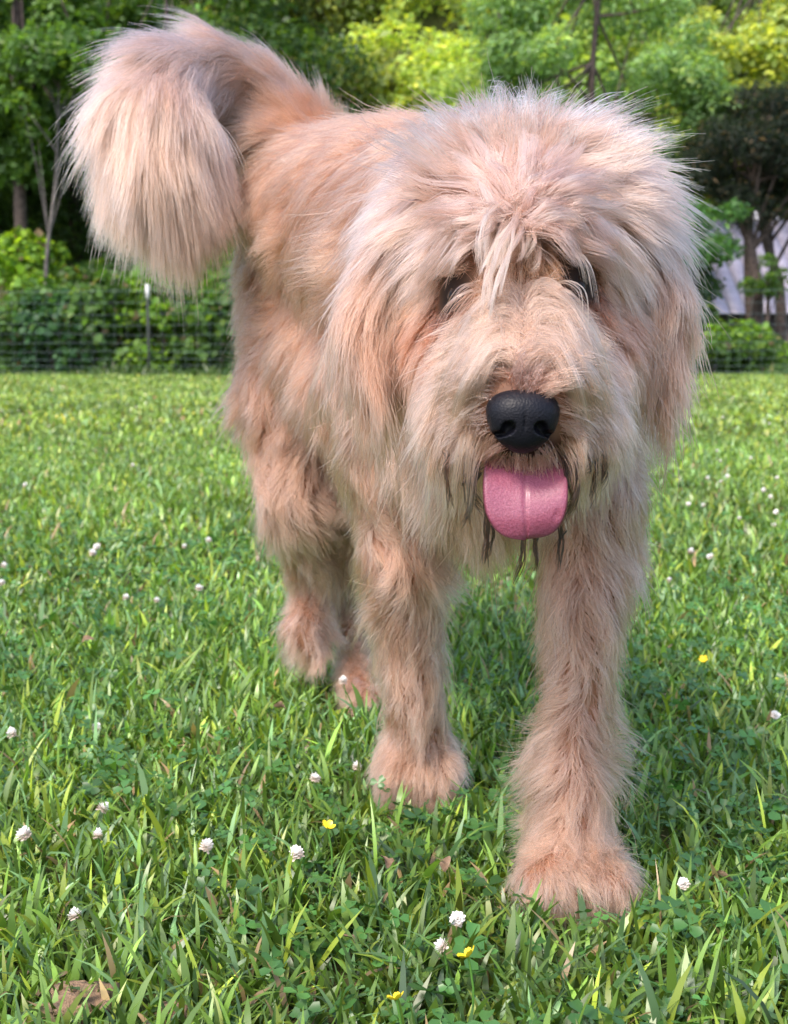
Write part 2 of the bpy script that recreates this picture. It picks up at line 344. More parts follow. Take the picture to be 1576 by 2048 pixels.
def grass_cols(P, n, bright):
    c = np.array([.080, .155, .024])[None] * np.exp(rng.normal(size=(n, 1)) * .36)
    c = c * (1 + .18 * vnoise(P * [1, 1, 0], 2.2, 5)[:, :1]) * bright
    u = rng.uniform(size=(n, 1))
    c = np.where(u < .13, c * [1.8, 1.35, .9], c)                # yellow green
    c = np.where((u > .13) & (u < .34), c * [1.0, 1.05, 2.6], c)    # bluish blades, the sky's cool glint put into their colour
    c = np.where(u > .975, np.array([.26, .20, .10]) * np.exp(rng.normal(size=(n, 1)) * .3), c)
    return np.clip(c, 0, .7)
def grass_patch(name, y0, y1, xw, dens, L0, W0, seg, bright, warm=1.0):
    area = (y1 - y0) * (xw(y0) + xw(y1)); n = int(area * dens)
    y = np.sqrt(rng.uniform(y0 ** 2, y1 ** 2, n)) if y0 > 2 else rng.uniform(y0, y1, n)
    x = rng.uniform(-1, 1, n) * xw(y)
    if seg > 1:                                               # blades gather in tufts
        k = n // 5; tx = x[:k]; ty = y[:k]; q = rng.integers(0, k, n); m = rng.uniform(size=n) < .6
        x = np.where(m, tx[q] + rng.normal(size=n) * .011, x); y = np.where(m, ty[q] + rng.normal(size=n) * .011, y)
    R = np.stack([x, y, lawn_z(x, y) - .003], -1)
    patch = 1 + .22 * vnoise(R * [1, 1, 0], 1.6, 2)[:, 0]
    Lh = L0 * np.exp(rng.normal(size=n) * .3) * patch; Wd = W0 * np.exp(rng.normal(size=n) * .3)
    if y0 < 2:                                                # pressed down round the paws
        for q_ in (at(1148, 1795, 1.05), at(836, 1572, 1.31), at(728, 1405, 1.66)):
            Lh *= 1 - .62 * np.exp(-(np.hypot(x - q_[0], y - q_[1] + .015) / .055) ** 4)
    V, Fc, T = blades(R, Lh, Wd, rng.uniform(0, 6.283, n), np.abs(rng.normal(size=n)) * .45, rng.uniform(.2, 1.7, n), seg, grass_cols(R, n, bright) * np.array([warm, 1, 1]), rng.normal(size=n) * .5)
    return tag(mesh_obj(name, V, Fc, M_grass, None, T), kind='stuff')
FAST = 1.0
tag(grass_patch('grass', .45, 2.4, lambda y: .75 + .32 * y, 25000, .030, .0046, 4, 1.45, 1.1), 'lush short lawn grass close to the camera around the paws', 'grass')
tag(grass_patch('grass', 2.4, 6.2, lambda y: .4 + .36 * y, 7000, .034, .0072, 3, 1.75, 1.18), 'bright mown grass in the middle of the lawn', 'grass')
tag(grass_patch('grass', 6.2, 17.9, lambda y: .8 + .37 * y, 1200, .040, .014, 2, 1.95, 1.3), 'pale yellow green mown grass reaching to the fence', 'grass')
# taller weeds along the fence
n = 9000; x = rng.uniform(-7, 7, n); y = 17.55 + rng.normal(size=n) * .28; R = np.stack([x, y, 0 * x - .02], -1)
hh = (.11 + .09 * np.clip(vnoise(R * [1, 0, 0], 1.8, 3)[:, 0], -.6, 1)) * np.exp(rng.normal(size=n) * .3)
V, Fc, T = blades(R, hh, .014 * np.exp(rng.normal(size=n) * .3), rng.uniform(0, 6.28, n), np.abs(rng.normal(size=n)) * .3, rng.uniform(.2, 1.3, n), 3, grass_cols(R, n, .7), rng.normal(size=n))
tag(mesh_obj('tall_grass', V, Fc, M_grass, None, T), 'taller dark grass and weeds along the foot of the fence', 'grass', kind='stuff')
# clover and plantain leaves low in the lawn
def clover_leaves(n, y0, y1, xw, size):
    y = rng.uniform(y0, y1, n); x = rng.uniform(-1, 1, n) * xw(y)
    keep = vnoise(np.stack([x, y, 0 * x], -1), 3.5, 7)[:, 0] > -.35
    for q_ in (at(1148, 1795, 1.05), at(836, 1572, 1.31), at(728, 1405, 1.66)): keep &= np.hypot(x - q_[0], y - q_[1] - .01) > .06
    x, y = x[keep], y[keep]; n = len(x)
    h = rng.uniform(.015, .042, n); base = np.stack([x, y, h], -1); s = size * np.exp(rng.normal(size=n) * .25)
    up = nrm(np.array([0, 0, 1]) + rng.normal(size=(n, 3)) * .35); a = rng.uniform(0, 6.28, n)
    Vs, T = [], []; col = np.clip(np.array([.06, .16, .035])[None] * np.exp(rng.normal(size=(n, 1)) * .25), 0, .6)
    for k in range(3):
        an = a + k * 2.094; ax = np.stack([np.cos(an), np.sin(an), 0 * an], -1); ax = nrm(ax - (ax * up).sum(-1, keepdims=True) * up); sdv = np.cross(up, ax); S = s[:, None]
        Vs.append(np.stack([base, base + ax * S * .45 + sdv * S * .38 + up * S * .12, base + ax * S * .85 + sdv * S * .36 + up * S * .08, base + ax * S * .86 + up * S * -.02,
                            base + ax * S * .85 - sdv * S * .36 + up * S * .08, base + ax * S * .45 - sdv * S * .38 + up * S * .12], 1).reshape(-1, 3))
        T.append(np.repeat(col, 6, 0))
    V = np.concatenate(Vs); b = (np.arange(len(V) // 6) * 6)[:, None]
    return V, np.concatenate([b + np.array([0, 1, 2, 3]), b + np.array([0, 3, 4, 5])]), np.concatenate(T)
V, Q, T = clover_leaves(6000, .6, 3.4, lambda y: .3 + .34 * y, .0095)
tag(mesh_obj('clover_leaves', V, Q, M_grass, None, T), 'three part clover leaves scattered low in the near lawn', 'clover', kind='stuff')

#__FLOWERS__
M_petal = leaf_mat('clover_petal', .3, .6, .3, (1, 1, 1))
M_yel = plain('buttercup_petal', (.85, .62, .02), .35)
M_stem = plain('flower_stem', (.08, .2, .03), .5)
M_dead = plain('dead_leaf', (.13, .075, .045), .85, noise=(.24, .16, .10), scale=120, bump=.3)
def flower_proto(kind):
    V, Qs = [], []
    if kind == 'clover':
        n = 46; g = np.arange(n) + .5; ph = np.arccos(1 - 1.7 * g / n); th = g * 2.39996
        d = np.stack([np.cos(th) * np.sin(ph), np.sin(th) * np.sin(ph), np.cos(ph)], -1)
        L1 = .0062 * np.exp(rng.normal(size=n) * .12); c = d * .002; up = np.array([0, 0, 1.0]); s = nrm(np.cross(d, up + .01)); w = .0021
        tip = c + d * L1[:, None] + np.array([0, 0, .0012])
        V = np.stack([c - s * w * .5, c + s * w * .5, tip * .75 + c * .25 + s * w, tip, tip * .75 + c * .25 - s * w], 1).reshape(-1, 3)
        b = (np.arange(n) * 5)[:, None]; return V, [b + np.array([0, 1, 2, 4]), b + np.array([4, 2, 3])]
    n = 5; Vl, Fl = [], []
    for k in range(5):
        a = k * 1.2566; ax = np.array([math.cos(a), math.sin(a), 0]); s = np.array([-math.sin(a), math.cos(a), 0])
        for r_, z_, w_ in ((0.001, 0, .001), (.0045, .0015, .0042), (.0085, .0048, .0042), (.0105, .0068, .0018)):
            Vl += [ax * r_ - s * w_ + [0, 0, z_ + .0008], ax * r_ + [0, 0, z_], ax * r_ + s * w_ + [0, 0, z_ + .0008]]
        o = k * 12
        for q in range(3):
            Fl += [[o + 3 * q, o + 3 * q + 1, o + 3 * q + 4, o + 3 * q + 3], [o + 3 * q + 1, o + 3 * q + 2, o + 3 * q + 5, o + 3 * q + 4]]
    return np.array(Vl), [np.array(Fl)]
def flower(name, label, cat, px, py, h, kind, group, proto={}, scale=1.0):
    # foot on the lawn, head h metres up, seen at photo pixel
    dep = math.atan((py - 1024) / F) + PITCH; Yd = (CH - h) / math.tan(dep); p = at(px, py, Yd)
    root = empty(name, (p[0], p[1], 0)); tag(root, label, cat, group)
    key = kind
    if key not in proto:
        V, Fc = flower_proto(kind)
        hd = mesh_obj('flower_head' if kind == 'clover' else 'petals', V, Fc, M_petal if kind == 'clover' else M_yel, root, tint=np.where(V[:, 2:3] > .001, np.array([[.9, .87, .84]]), np.array([[.7, .58, .50]])))
        bpy_s = mesh_obj('stem', *tube(bez([[0, 0, -.01], [.004, .002, .5], [0, 0, 1]], 6), .0009, 5), M_stem, root)
        proto[key] = (hd, bpy_s)
    else:
        hd = proto[key][0].copy(); bpy_s = proto[key][1].copy(); COL.objects.link(hd); COL.objects.link(bpy_s); hd.parent = root; bpy_s.parent = root
    hd.location = (0, 0, h); s = .8 * scale * rng.uniform(.8, 1.15); hd.scale = (s, s, s * rng.uniform(.8, 1.1)); hd.rotation_euler = (rng.normal() * .35, rng.normal() * .35, rng.uniform(0, 6))
    bpy_s.scale = (1, 1, h)
    return root
CG = 'white clover blossoms dotted over the lawn'
named = [(630, 1557, 'white clover blossom just left of the rear front paw', .045), (885, 1893, 'white clover blossom left of the two yellow buds in the foreground', .045),
         (1368, 1768, 'white clover blossom right of the nearest paw', .045), (252, 1195, 'round pinkish clover blossom alone in the grass left of the lifted hind foot', .05),
         (1339, 1160, 'large white clover blossom right of the front legs', .05), (1552, 1024, 'upper white clover blossom at the right edge', .05), (1548, 1050, 'lower pair clover blossom at the right edge', .045),
         (1550, 1430, 'white clover blossom at the right edge level with the paw', .045), (195, 1672, 'white clover blossom in the lower left grass, right of a paler pair', .045),
         (48, 1670, 'white clover blossom of the lower left pair, at the left', .045), (24, 1468, 'white clover blossom at the left edge above the pair', .045), (205, 1617, 'small brownish clover blossom above the lower left one', .04),
         (594, 1708, 'fading clover blossom left of the yellow buttercup', .04), (412, 1693, 'half hidden white clover blossom in the lower left middle', .035), (150, 1832, 'tiny white clover blossom low in the left foreground', .03),
         (915, 1838, 'drooping white clover blossom with long petals below the nearest paw', .04), (686, 1362, 'white clover blossom beside the planted hind paw', .045), (714, 1534, 'tiny clover blossom touching the left side of the front paw', .03),
         (8, 1132, 'clover blossom at the left edge in mid lawn', .05), (190, 1458, 'pale clover blossom in the left middle grass', .035)]
for (px, py, lab, h) in named: flower('clover_flower', lab, 'clover flower', px, py, h, 'clover', CG, scale=1.0)
for k in range(34):
    py = 790 + 420 * rng.uniform() ** 1.1; px = rng.choice([rng.uniform(0, 430), rng.uniform(1370, 1576)])
    flower('clover_flower', 'small white clover blossom speckling the distant lawn', 'clover flower', px, py, .05, 'clover', 'distant clover blossoms on the lawn', scale=1.1)
for (px, py, lab, h) in [(655, 1655, 'open yellow buttercup between clover blossoms left of the nearest paw', .06), (937, 1914, 'larger yellow buttercup below the nearest paw', .06),
                         (793, 2000, 'yellow buttercup at the bottom edge of the picture', .055), (1407, 1320, 'yellow buttercup right of the front leg', .05)]:
    flower('buttercup', lab, 'buttercup', px, py, h, 'butter', 'yellow buttercups', scale=.85)
def lump(name, label, cat, px, py, r, flat, mt, seed):
    dep = math.atan((py - 1024) / F) + PITCH; Yd = CH / math.tan(dep); p = at(px, py, Yd)
    import bmesh
    bm = bmesh.new(); bmesh.ops.create_icosphere(bm, subdivisions=4, radius=1)
    V = np.array([v.co[:] for v in bm.verts]); Fc = np.array([[v.index for v in f.verts] for f in bm.faces]); bm.free()
    s = 1 + .22 * vnoise(V, 2.2, seed)[:, :1] + .16 * vnoise(V, 6, seed + 1)[:, :1] + .10 * vnoise(V, 15, seed + 2)[:, :1]
    V = V * s * r * np.array([1, .8, flat]); V[:, 2] += r * flat * .5
    o = mesh_obj(name, V, Fc, mt, None, smooth=True); o.location = (p[0], p[1], .005); tag(o, label, cat); return o
M_soil = plain('crumbly_soil', (.17, .105, .06), .95, noise=(.30, .20, .125), scale=90, bump=.8)
lump('soil_clod', 'brown crumbly clod of soil at the bottom left edge', 'soil clod', 165, 2040, .026, .5, M_soil, 3)
lump('soil_clod', 'smaller flat brown clod near the bottom left, right of the larger one', 'soil clod', 345, 2050, .012, .6, M_soil, 9)
def dead_leaf(label, px, py, h, L_, ang):
    dep = math.atan((py - 1024) / F) + PITCH; Yd = (CH - h) / math.tan(dep); p = at(px, py, Yd)
    L_ *= .62; h *= .8; u = np.linspace(0, 1, 8); v = np.linspace(-1, 1, 5); U, W = np.meshgrid(u, v, indexing='ij'); w = np.sin(np.pi * np.clip(U, .03, .97)) ** .7 * .32
    Vx = np.stack([(U - .5) * L_, W * w * L_, .25 * L_ * (W * w) ** 2 * 6 + .15 * L_ * np.sin(U * 4) + .03 * L_ * rng.normal(size=U.shape)], -1).reshape(-1, 3)
    i, j = np.meshgrid(np.arange(7), np.arange(4), indexing='ij'); Q = np.stack([i * 5 + j, (i + 1) * 5 + j, (i + 1) * 5 + j + 1, i * 5 + j + 1], -1).reshape(-1, 4)
    o = mesh_obj('dead_leaf', Vx, Q, M_dead, None, smooth=True); o.location = p; o.rotation_euler = (rng.normal() * .5, -ang, rng.uniform(0, 3)); tag(o, label, 'dead leaf', 'withered brown leaves in the lawn')
dead_leaf('curled brown leaf standing in the grass midway between the front paws', 893, 1728, .045, .022, 1.2)
dead_leaf('crumpled brown leaf in the grass left of the nearest paw', 770, 1722, .04, .028, .3)
dead_leaf('small reddish brown leaf low in the foreground grass', 700, 1880, .035, .02, .8)
dead_leaf('flat brown leaf in the grass below the lifted hind foot', 560, 1415, .035, .03, .1)
dead_leaf('brown leaf tangled in the grass at the left middle', 175, 1280, .04, .03, .4)
dead_leaf('pale dry leaf in the grass right of the nearest paw', 1440, 1760, .03, .035, .1)

#__DOG__
# ================================================================= the dog
# body rows: joint a (px, py, Y, outline radius m), joint b, fur depth, region, flow (x,y,z), hair length, lift, droop, colour
CRE, APR, TAN, LEG, PNK, DRK = (.50, .240, .162), (.38, .148, .088), (.26, .090, .050), (.455, .208, .138), (.56, .275, .215), (.04, .015, .010)
dn = (0, 0, -1)
B = []
EAR = (.40, .172, .112)
def bone(a, b, fur, reg, flow, L_, lift, droop, col, wav=1.0):
    B.append(dict(a=at(*a[:3]), ra=a[3] - fur, b=at(*b[:3]), rb=b[3] - fur, reg=reg, flow=nrm(np.array(flow, float)), L=L_, lift=lift, droop=droop, col=np.array(col), wav=wav))
back = (-.45, .85, -.25)
# torso
bone((965, 490, 1.22, .132), (800, 455, 1.42, .132), .030, 'body', (-.5, .6, -.5), .055, .16, .25, APR)
bone((800, 455, 1.42, .132), (662, 430, 1.62, .128), .028, 'body', (-.5, .5, -.6), .050, .14, .25, APR)
bone((985, 840, 1.20, .122), (850, 800, 1.40, .122), .030, 'body', (-.2, .3, -.9), .055, .22, .3, LEG)
bone((850, 800, 1.40, .122), (690, 690, 1.58, .112), .028, 'body', (-.2, .3, -.9), .05, .2, .3, APR)
bone((1020, 640, 1.16, .115), (1000, 860, 1.16, .105), .030, 'chest', (0, -.2, -1), .045, .2, .3, LEG)
bone((965, 500, 1.20, .125), (1030, 520, 1.08, .118), .032, 'neck', (-.25, .1, -.9), .055, .25, .25, (.48, .225, .15), .6)
# head
bone((978, 478, 1.045, .129), (1098, 476, 1.045, .129), .050, 'head', (0, -.3, -1), .05, .4, .2, PNK, .35)
bone((1038, 560, .985, .088), (1040, 650, .955, .078), .022, 'head', (0, -.3, -1), .03, .4, .2, CRE, .35)
bone((1040, 650, .955, .074), (1046, 800, .892, .064), .022, 'head', (0, -.3, -1), .03, .4, .2, CRE, .35)
bone((905, 690, 1.00, .062), (960, 815, .925, .058), .024, 'head', (-.4, 0, -1), .03, .3, .3, LEG, .35)
bone((1178, 690, 1.00, .062), (1128, 815, .925, .058), .024, 'head', (.4, 0, -1), .03, .3, .3, LEG, .35)
bone((1045, 850, 1.00, .055), (1045, 945, .915, .030), .014, 'chin', (0, -.2, -1), .03, .3, .4, LEG)
# ears
bone((800, 470, 1.045, .040), (745, 640, 1.02, .040), .020, 'ear_left', (-.12, -.1, -1), .048, .2, .4, EAR, .6)
bone((745, 640, 1.02, .040), (748, 760, 1.00, .030), .018, 'ear_left', (-.05, -.1, -1), .052, .16, .5, EAR, .6)
bone((1272, 460, 1.045, .040), (1312, 620, 1.03, .040), .020, 'ear_right', (.25, -.1, -1), .048, .22, .35, EAR, .6)
bone((1312, 620, 1.03, .040), (1312, 760, 1.02, .030), .018, 'ear_right', (.10, -.1, -1), .052, .16, .5, EAR, .6)
# front leg near (right in picture)
bone((1140, 780, 1.18, .085), (1180, 1000, 1.15, .064), .028, 'leg_near', (.05, .1, -1), .045, .22, .3, LEG)
bone((1180, 1000, 1.15, .064), (1168, 1200, 1.13, .050), .024, 'leg_near', (.1, .1, -1), .040, .2, .3, LEG)
bone((1168, 1200, 1.13, .050), (1150, 1430, 1.11, .042), .020, 'leg_near', (-.05, .15, -1), .036, .22, .3, LEG)
bone((1150, 1430, 1.11, .042), (1142, 1640, 1.095, .047), .020, 'leg_near', (-.1, .2, -1), .042, .34, .2, LEG)
bone((1142, 1650, 1.095, .046), (1144, 1750, 1.065, .045), .017, 'leg_near', (0, -.1, -1), .028, .3, .3, CRE)
for dx in (-62, -20, 24, 66):
    bone((1145 + dx * .6, 1715, 1.085, .028), (1150 + dx * 1.05, 1788 + abs(dx) * -.12, 1.045, .030), .010, 'leg_near', (dx / 120, -.6, -.7), .024, .2, .3, CRE, .5)
# front leg far (left in picture)
bone((770, 760, 1.29, .088), (790, 950, 1.28, .066), .030, 'leg_far', (-.05, .2, -1), .05, .2, .3, LEG)
bone((790, 950, 1.28, .066), (806, 1120, 1.28, .056), .026, 'leg_far', (0, .2, -1), .045, .2, .3, LEG)
bone((806, 1120, 1.28, .056), (822, 1320, 1.295, .045), .021, 'leg_far', (0, .2, -1), .036, .2, .3, LEG)
bone((822, 1320, 1.295, .045), (834, 1470, 1.305, .044), .020, 'leg_far', (0, .2, -1), .034, .24, .3, LEG)
for dx in (-46, -15, 18, 48):
    bone((832 + dx * .6, 1490, 1.32, .026), (836 + dx, 1560 - abs(dx) * .12, 1.29, .026), .010, 'leg_far', (dx / 120, -.6, -.7), .024, .2, .3, CRE, .5)
# hind leg lifted (far left)
bone((612, 540, 1.66, .105), (590, 790, 1.64, .086), .026, 'leg_hind', (-.15, .2, -1), .045, .16, .3, APR)
bone((590, 790, 1.64, .086), (588, 985, 1.61, .058), .024, 'leg_hind', (0, .1, -1), .045, .2, .3, LEG)
bone((588, 985, 1.61, .055), (632, 1165, 1.73, .040), .020, 'leg_hind', (0, .1, -1), .038, .26, .25, LEG)
bone((632, 1165, 1.73, .040), (612, 1262, 1.70, .043), .022, 'leg_hind', (-.25, .1, -1), .042, .36, .15, LEG)
bone((612, 1262, 1.70, .038), (630, 1312, 1.68, .022), .014, 'leg_hind', (0, -.1, -1), .024, .25, .3, LEG)
# other hind leg, planted, seen between the legs
bone((775, 640, 1.62, .10), (770, 930, 1.58, .062), .024, 'leg_hind', (0, .1, -1), .04, .2, .3, LEG)
bone((770, 930, 1.58, .062), (690, 1180, 1.80, .034), .016, 'leg_hind', (0, .1, -1), .03, .25, .3, CRE)
bone((690, 1180, 1.80, .032), (722, 1365, 1.70, .030), .014, 'leg_hind', (0, .1, -1), .026, .25, .3, CRE)
bone((715, 1375, 1.70, .030), (732, 1402, 1.64, .030), .010, 'leg_hind', (0, -.5, -1), .02, .25, .3, CRE)
# tail
bone((622, 400, 1.70, .070), (540, 330, 1.75, .052), .030, 'tail', (-.5, -.1, -.4), .05, .25, .2, TAN)
bone((352, 250, 1.58, .062), (392, 350, 1.58, .056), .032, 'tail', (.3, -.3, -1), .085, .42, .35, CRE, .3)
bone((262, 230, 1.585, .050), (270, 330, 1.58, .050), .032, 'tail', (-.25, -.3, -1), .085, .42, .35, CRE, .3)
bone((560, 300, 1.72, .070), (500, 250, 1.745, .060), .036, 'tail', (-.5, -.1, -.5), .065, .3, .2, LEG, .3)
TL = [(650, 350, 1.70, .070), (592, 265, 1.75, .076), (512, 190, 1.76, .078), (425, 150, 1.72, .074), (345, 165, 1.64, .066), (308, 225, 1.58, .066), (316, 310, 1.56, .064), (345, 375, 1.56, .054)]
TF = [((-.1, -.2, .5), .05, .3, .0, APR), ((-.55, -.1, .1), .06, .26, .1, LEG), ((-.7, -.2, -.2), .07, .34, .15, LEG), ((-.75, -.3, -.35), .085, .42, .15, PNK), ((-.35, -.3, -.7), .095, .46, .28, PNK), ((-.05, -.3, -1), .095, .42, .35, CRE), ((.2, -.2, -1), .095, .40, .35, CRE)]
for k in range(7):
    f_ = TF[k]; bone(TL[k], TL[k + 1], [.036, .040, .040, .036, .034, .034, .026][k], 'tail', f_[0], f_[1], f_[2], f_[3], f_[4], .3)

# signed distance field on a grid, blended with a smooth minimum
H_ = .0085; lo = np.array([-.52, .72, -.06]); hi = np.array([.36, 1.98, .98]); dims = np.ceil((hi - lo) / H_).astype(int)
SD = np.full(dims, .15, np.float32)
def cone_dist(P, b):
    ba = b['b'] - b['a']; t = np.clip(((P - b['a']) @ ba) / max(ba @ ba, 1e-9), 0, 1)
    return np.linalg.norm(P - b['a'] - t[..., None] * ba, axis=-1) - (b['ra'] + (b['rb'] - b['ra']) * t)
def stamp(b, k, carve=False):
    mn = np.minimum(b['a'] - b['ra'], b['b'] - b['rb']) - .15; mx_ = np.maximum(b['a'] + b['ra'], b['b'] + b['rb']) + .15
    i0 = np.clip(((mn - lo) / H_).astype(int), 0, dims - 1); i1 = np.clip(((mx_ - lo) / H_).astype(int) + 1, 1, dims)
    g = np.stack(np.meshgrid(*[lo[c] + H_ * np.arange(i0[c], i1[c]) for c in range(3)], indexing='ij'), -1)
    d = cone_dist(g, b).astype(np.float32); s = (slice(i0[0], i1[0]), slice(i0[1], i1[1]), slice(i0[2], i1[2])); o = SD[s]
    if carve: SD[s] = np.maximum(o, -d); return
    h = np.maximum(k - np.abs(o - d), 0) / k; SD[s] = np.minimum(o, d) - h * h * k * .25
for b_ in B: stamp(b_, .022 if b_['reg'] in ('body', 'chest', 'neck', 'leg_hind') else (.006 if b_['ra'] < .03 else .016))
EYES = [(902, 588, .972), (1163, 566, .972)]

GR = np.stack(np.gradient(SD, H_), -1).astype(np.float32)
def tri(A, P):
    q = np.clip((P - lo) / H_, 0, dims - 1.001); i = q.astype(int); f = q - i; out = 0
    for a in (0, 1):
        for b_ in (0, 1):
            for c in (0, 1):
                w = (f[..., 0] if a else 1 - f[..., 0]) * (f[..., 1] if b_ else 1 - f[..., 1]) * (f[..., 2] if c else 1 - f[..., 2])
                v = A[i[..., 0] + a, i[..., 1] + b_, i[..., 2] + c]; out = out + (w[..., None] * v if v.ndim > w.ndim else w * v)
    return out
sdf = lambda P: tri(SD, P)
grad = lambda P: nrm(tri(GR, P))
def facing0(px, py):
    Ys = np.arange(.74, 1.5, .0015); P = np.array([at(px, py, y) for y in Ys]); return P[np.argmax(sdf(P) < 0)]
EYEC = [facing0(e[0], e[1]) for e in EYES]
def surface(S, lo, H):
    """naive surface nets"""
    ins = S < 0; n = np.array(S.shape) - 1
    cs = np.zeros(tuple(n), int)
    corners = [(a, b, c) for a in (0, 1) for b in (0, 1) for c in (0, 1)]
    for a, b, c in corners: cs += ins[a:a + n[0], b:b + n[1], c:c + n[2]]
    I = np.argwhere((cs > 0) & (cs < 8)); idx = -np.ones(tuple(n), int); idx[tuple(I.T)] = np.arange(len(I))
    acc = np.zeros((len(I), 3)); cnt = np.zeros(len(I))
    for p in corners:
        for ax in range(3):
            if p[ax]: continue
            q = list(p); q[ax] = 1
            A = S[tuple((I + p).T)]; Bv = S[tuple((I + q).T)]; m = (A < 0) != (Bv < 0); t = A / np.where(m, A - Bv, 1)
            pos = np.array(p, float)[None].repeat(len(I), 0); pos[:, ax] = t; acc[m] += pos[m]; cnt += m
    V = lo + H * (I + acc / cnt[:, None]); Fs = []
    for ax in range(3):
        sl0 = [slice(1, n[0]), slice(1, n[1]), slice(1, n[2])]; sl0[ax] = slice(0, n[ax]); sl1 = list(sl0); sl1[ax] = slice(1, n[ax] + 1)
        a_, b_ = ins[tuple(sl0)], ins[tuple(sl1)]; off = np.array([1, 1, 1]); off[ax] = 0
        E_ = np.argwhere(a_ != b_); fl = a_[tuple(E_.T)]; E_ = E_ + off; u, v = [(1, 2), (2, 0), (0, 1)][ax]
        def cell(du, dv):
            q = E_.copy(); q[:, u] -= du; q[:, v] -= dv; return idx[tuple(q.T)]
        q = np.stack([cell(1, 1), cell(0, 1), cell(0, 0), cell(1, 0)], -1); q[~fl] = q[~fl][:, ::-1]; Fs.append(q)
    return V, np.concatenate(Fs)
BV, BQ = surface(SD, lo, H_)
foot = np.array([xpx(930, 1.35), 1.35, 0])
dog = empty('dog', foot); tag(dog, 'shaggy apricot doodle dog walking towards the camera with tail curled up and tongue out', 'dog')
def under(o, parent=None):
    o.parent = parent or dog
    if parent is None: o.location = Vector(-foot)
    return o
def skin_col(P):
    c = np.tile(np.array([[.22, .11, .065]]), (len(P), 1))  # base tone darkened so gaps between strands read as shadow
    for e in EYEC:
        w = np.exp(-(np.linalg.norm(P - e, axis=-1) / .027) ** 4)[:, None]; c = c * (1 - w) + np.array([.012, .007, .006]) * w
    w = np.exp(-(np.linalg.norm(P - at(1047, 800, .87), axis=-1) / .024) ** 4)[:, None]; c = c * (1 - w) + np.array([.07, .045, .042]) * w
    m = at(1045, 905, .87); w = np.exp(-(np.linalg.norm((P - m) / [1.3, 1, .7], axis=-1) / .026) ** 4)[:, None]; c = c * (1 - w) + np.array([.03, .015, .015]) * w
    return c
M_skin = leaf_mat('dog_skin', 0.0, .8, .2); M_skin.name = 'dog_skin'
under(mesh_obj('body', BV, BQ, M_skin, tint=skin_col(BV), smooth=True))

# ---- fur
def facing(px, py, off=0., Y0=.74):
    """first point along the sight line that comes within off of the skin"""
    Ys = np.arange(Y0, 1.5, .0015); P = np.array([at(px, py, y) for y in Ys]); q = sdf(P); k = np.argmax(q < off); return P[k if k or q[0] < off else np.argmin(q)]
HH = []   # head flow handles: px, py, Y, dx, dy(down), toward camera, length, lift, droop, colour
def hh(px, py, Y, dx, dy, tw, L_, lift, droop, col): HH.append((facing(px, py) if Y < 1.06 else at(px, py, Y), nrm(np.array([dx, -tw, -dy], float)), L_, lift, droop, np.array(col)))
hh(1035, 240, 1.02, 0, -.6, .8, .040, .62, .12, PNK); hh(1035, 290, 1.12, 0, -.4, -1, .045, .6, .1, PNK)
hh(930, 260, 1.03, -.6, -.6, .5, .044, .55, .15, PNK); hh(1150, 260, 1.03, .6, -.6, .5, .044, .55, .15, PNK)
hh(830, 360, 1.05, -.9, .3, .2, .048, .42, .25, PNK); hh(1240, 345, 1.05, .9, .3, .2, .048, .42, .25, PNK)
hh(1035, 340, .985, 0, -1, .4, .042, .42, .1, PNK); hh(940, 360, .985, -.8, -.6, .3, .046, .38, .2, PNK); hh(1130, 355, .985, .8, -.6, .3, .046, .38, .2, PNK)
hh(1030, 430, .955, -.05, .9, .5, .045, .35, .3, (.44, .20, .13)); hh(1060, 460, .955, .2, 1, .3, .035, .3, .3, LEG)
hh(950, 440, .965, -.95, .25, .3, .05, .32, .35, PNK); hh(1120, 430, .965, .95, .25, .3, .05, .32, .35, PNK)
hh(880, 490, .985, -.9, .6, .2, .045, .28, .35, CRE); hh(1195, 480, .985, .9, .6, .2, .045, .28, .35, CRE)
hh(810, 540, 1.0, -.35, 1, .0, .055, .25, .4, CRE); hh(1255, 530, 1.0, .35, 1, .0, .055, .25, .4, CRE)
hh(990, 520, .95, -.25, 1, .3, .045, .28, .35, (.36, .15, .09)); hh(1080, 520, .95, .1, 1, .2, .022, .25, .3, (.32, .13, .06))
hh(925, 525, .965, -.9, .1, .2, .016, .2, .2, LEG); hh(1140, 510, .965, .9, .1, .2, .016, .2, .2, LEG); hh(870, 540, .97, -.9, .3, .1, .02, .2, .2, LEG); hh(1195, 520, .97, .9, .3, .1, .02, .2, .2, LEG)
hh(830, 650, 1.0, -.25, 1, .0, .026, .2, .4, TAN); hh(1245, 630, 1.0, .25, 1, .0, .026, .2, .4, TAN)
hh(902, 575, .975, -.8, .3, .1, .008, .15, .3, DRK); hh(1163, 555, .975, .8, .3, .1, .008, .15, .3, DRK)
hh(902, 600, .972, -.8, .5, .1, .007, .12, .3, DRK); hh(1163, 580, .972, .8, .5, .1, .007, .12, .3, DRK)
hh(885, 645, .965, -.5, .9, .0, .014, .2, .3, TAN); hh(1188, 625, .965, .5, .9, .0, .014, .2, .3, TAN)
hh(965, 600, .95, -.6, -.1, .5, .020, .35, .5, LEG); hh(1105, 590, .95, .6, -.1, .5, .020, .35, .5, LEG)
hh(1040, 600, .935, 0, -1, .4, .024, .3, .15, LEG); hh(1012, 650, .92, -.5, -.8, .4, .034, .4, .3, CRE); hh(1072, 650, .92, .5, -.8, .4, .034, .4, .3, CRE)
hh(1044, 715, .895, 0, -1, .3, .027, .42, .1, (.46, .22, .15))
hh(960, 680, .925, -.95, -.2, .3, .042, .36, .6, CRE); hh(1125, 680, .925, .95, -.2, .3, .042, .36, .6, CRE)
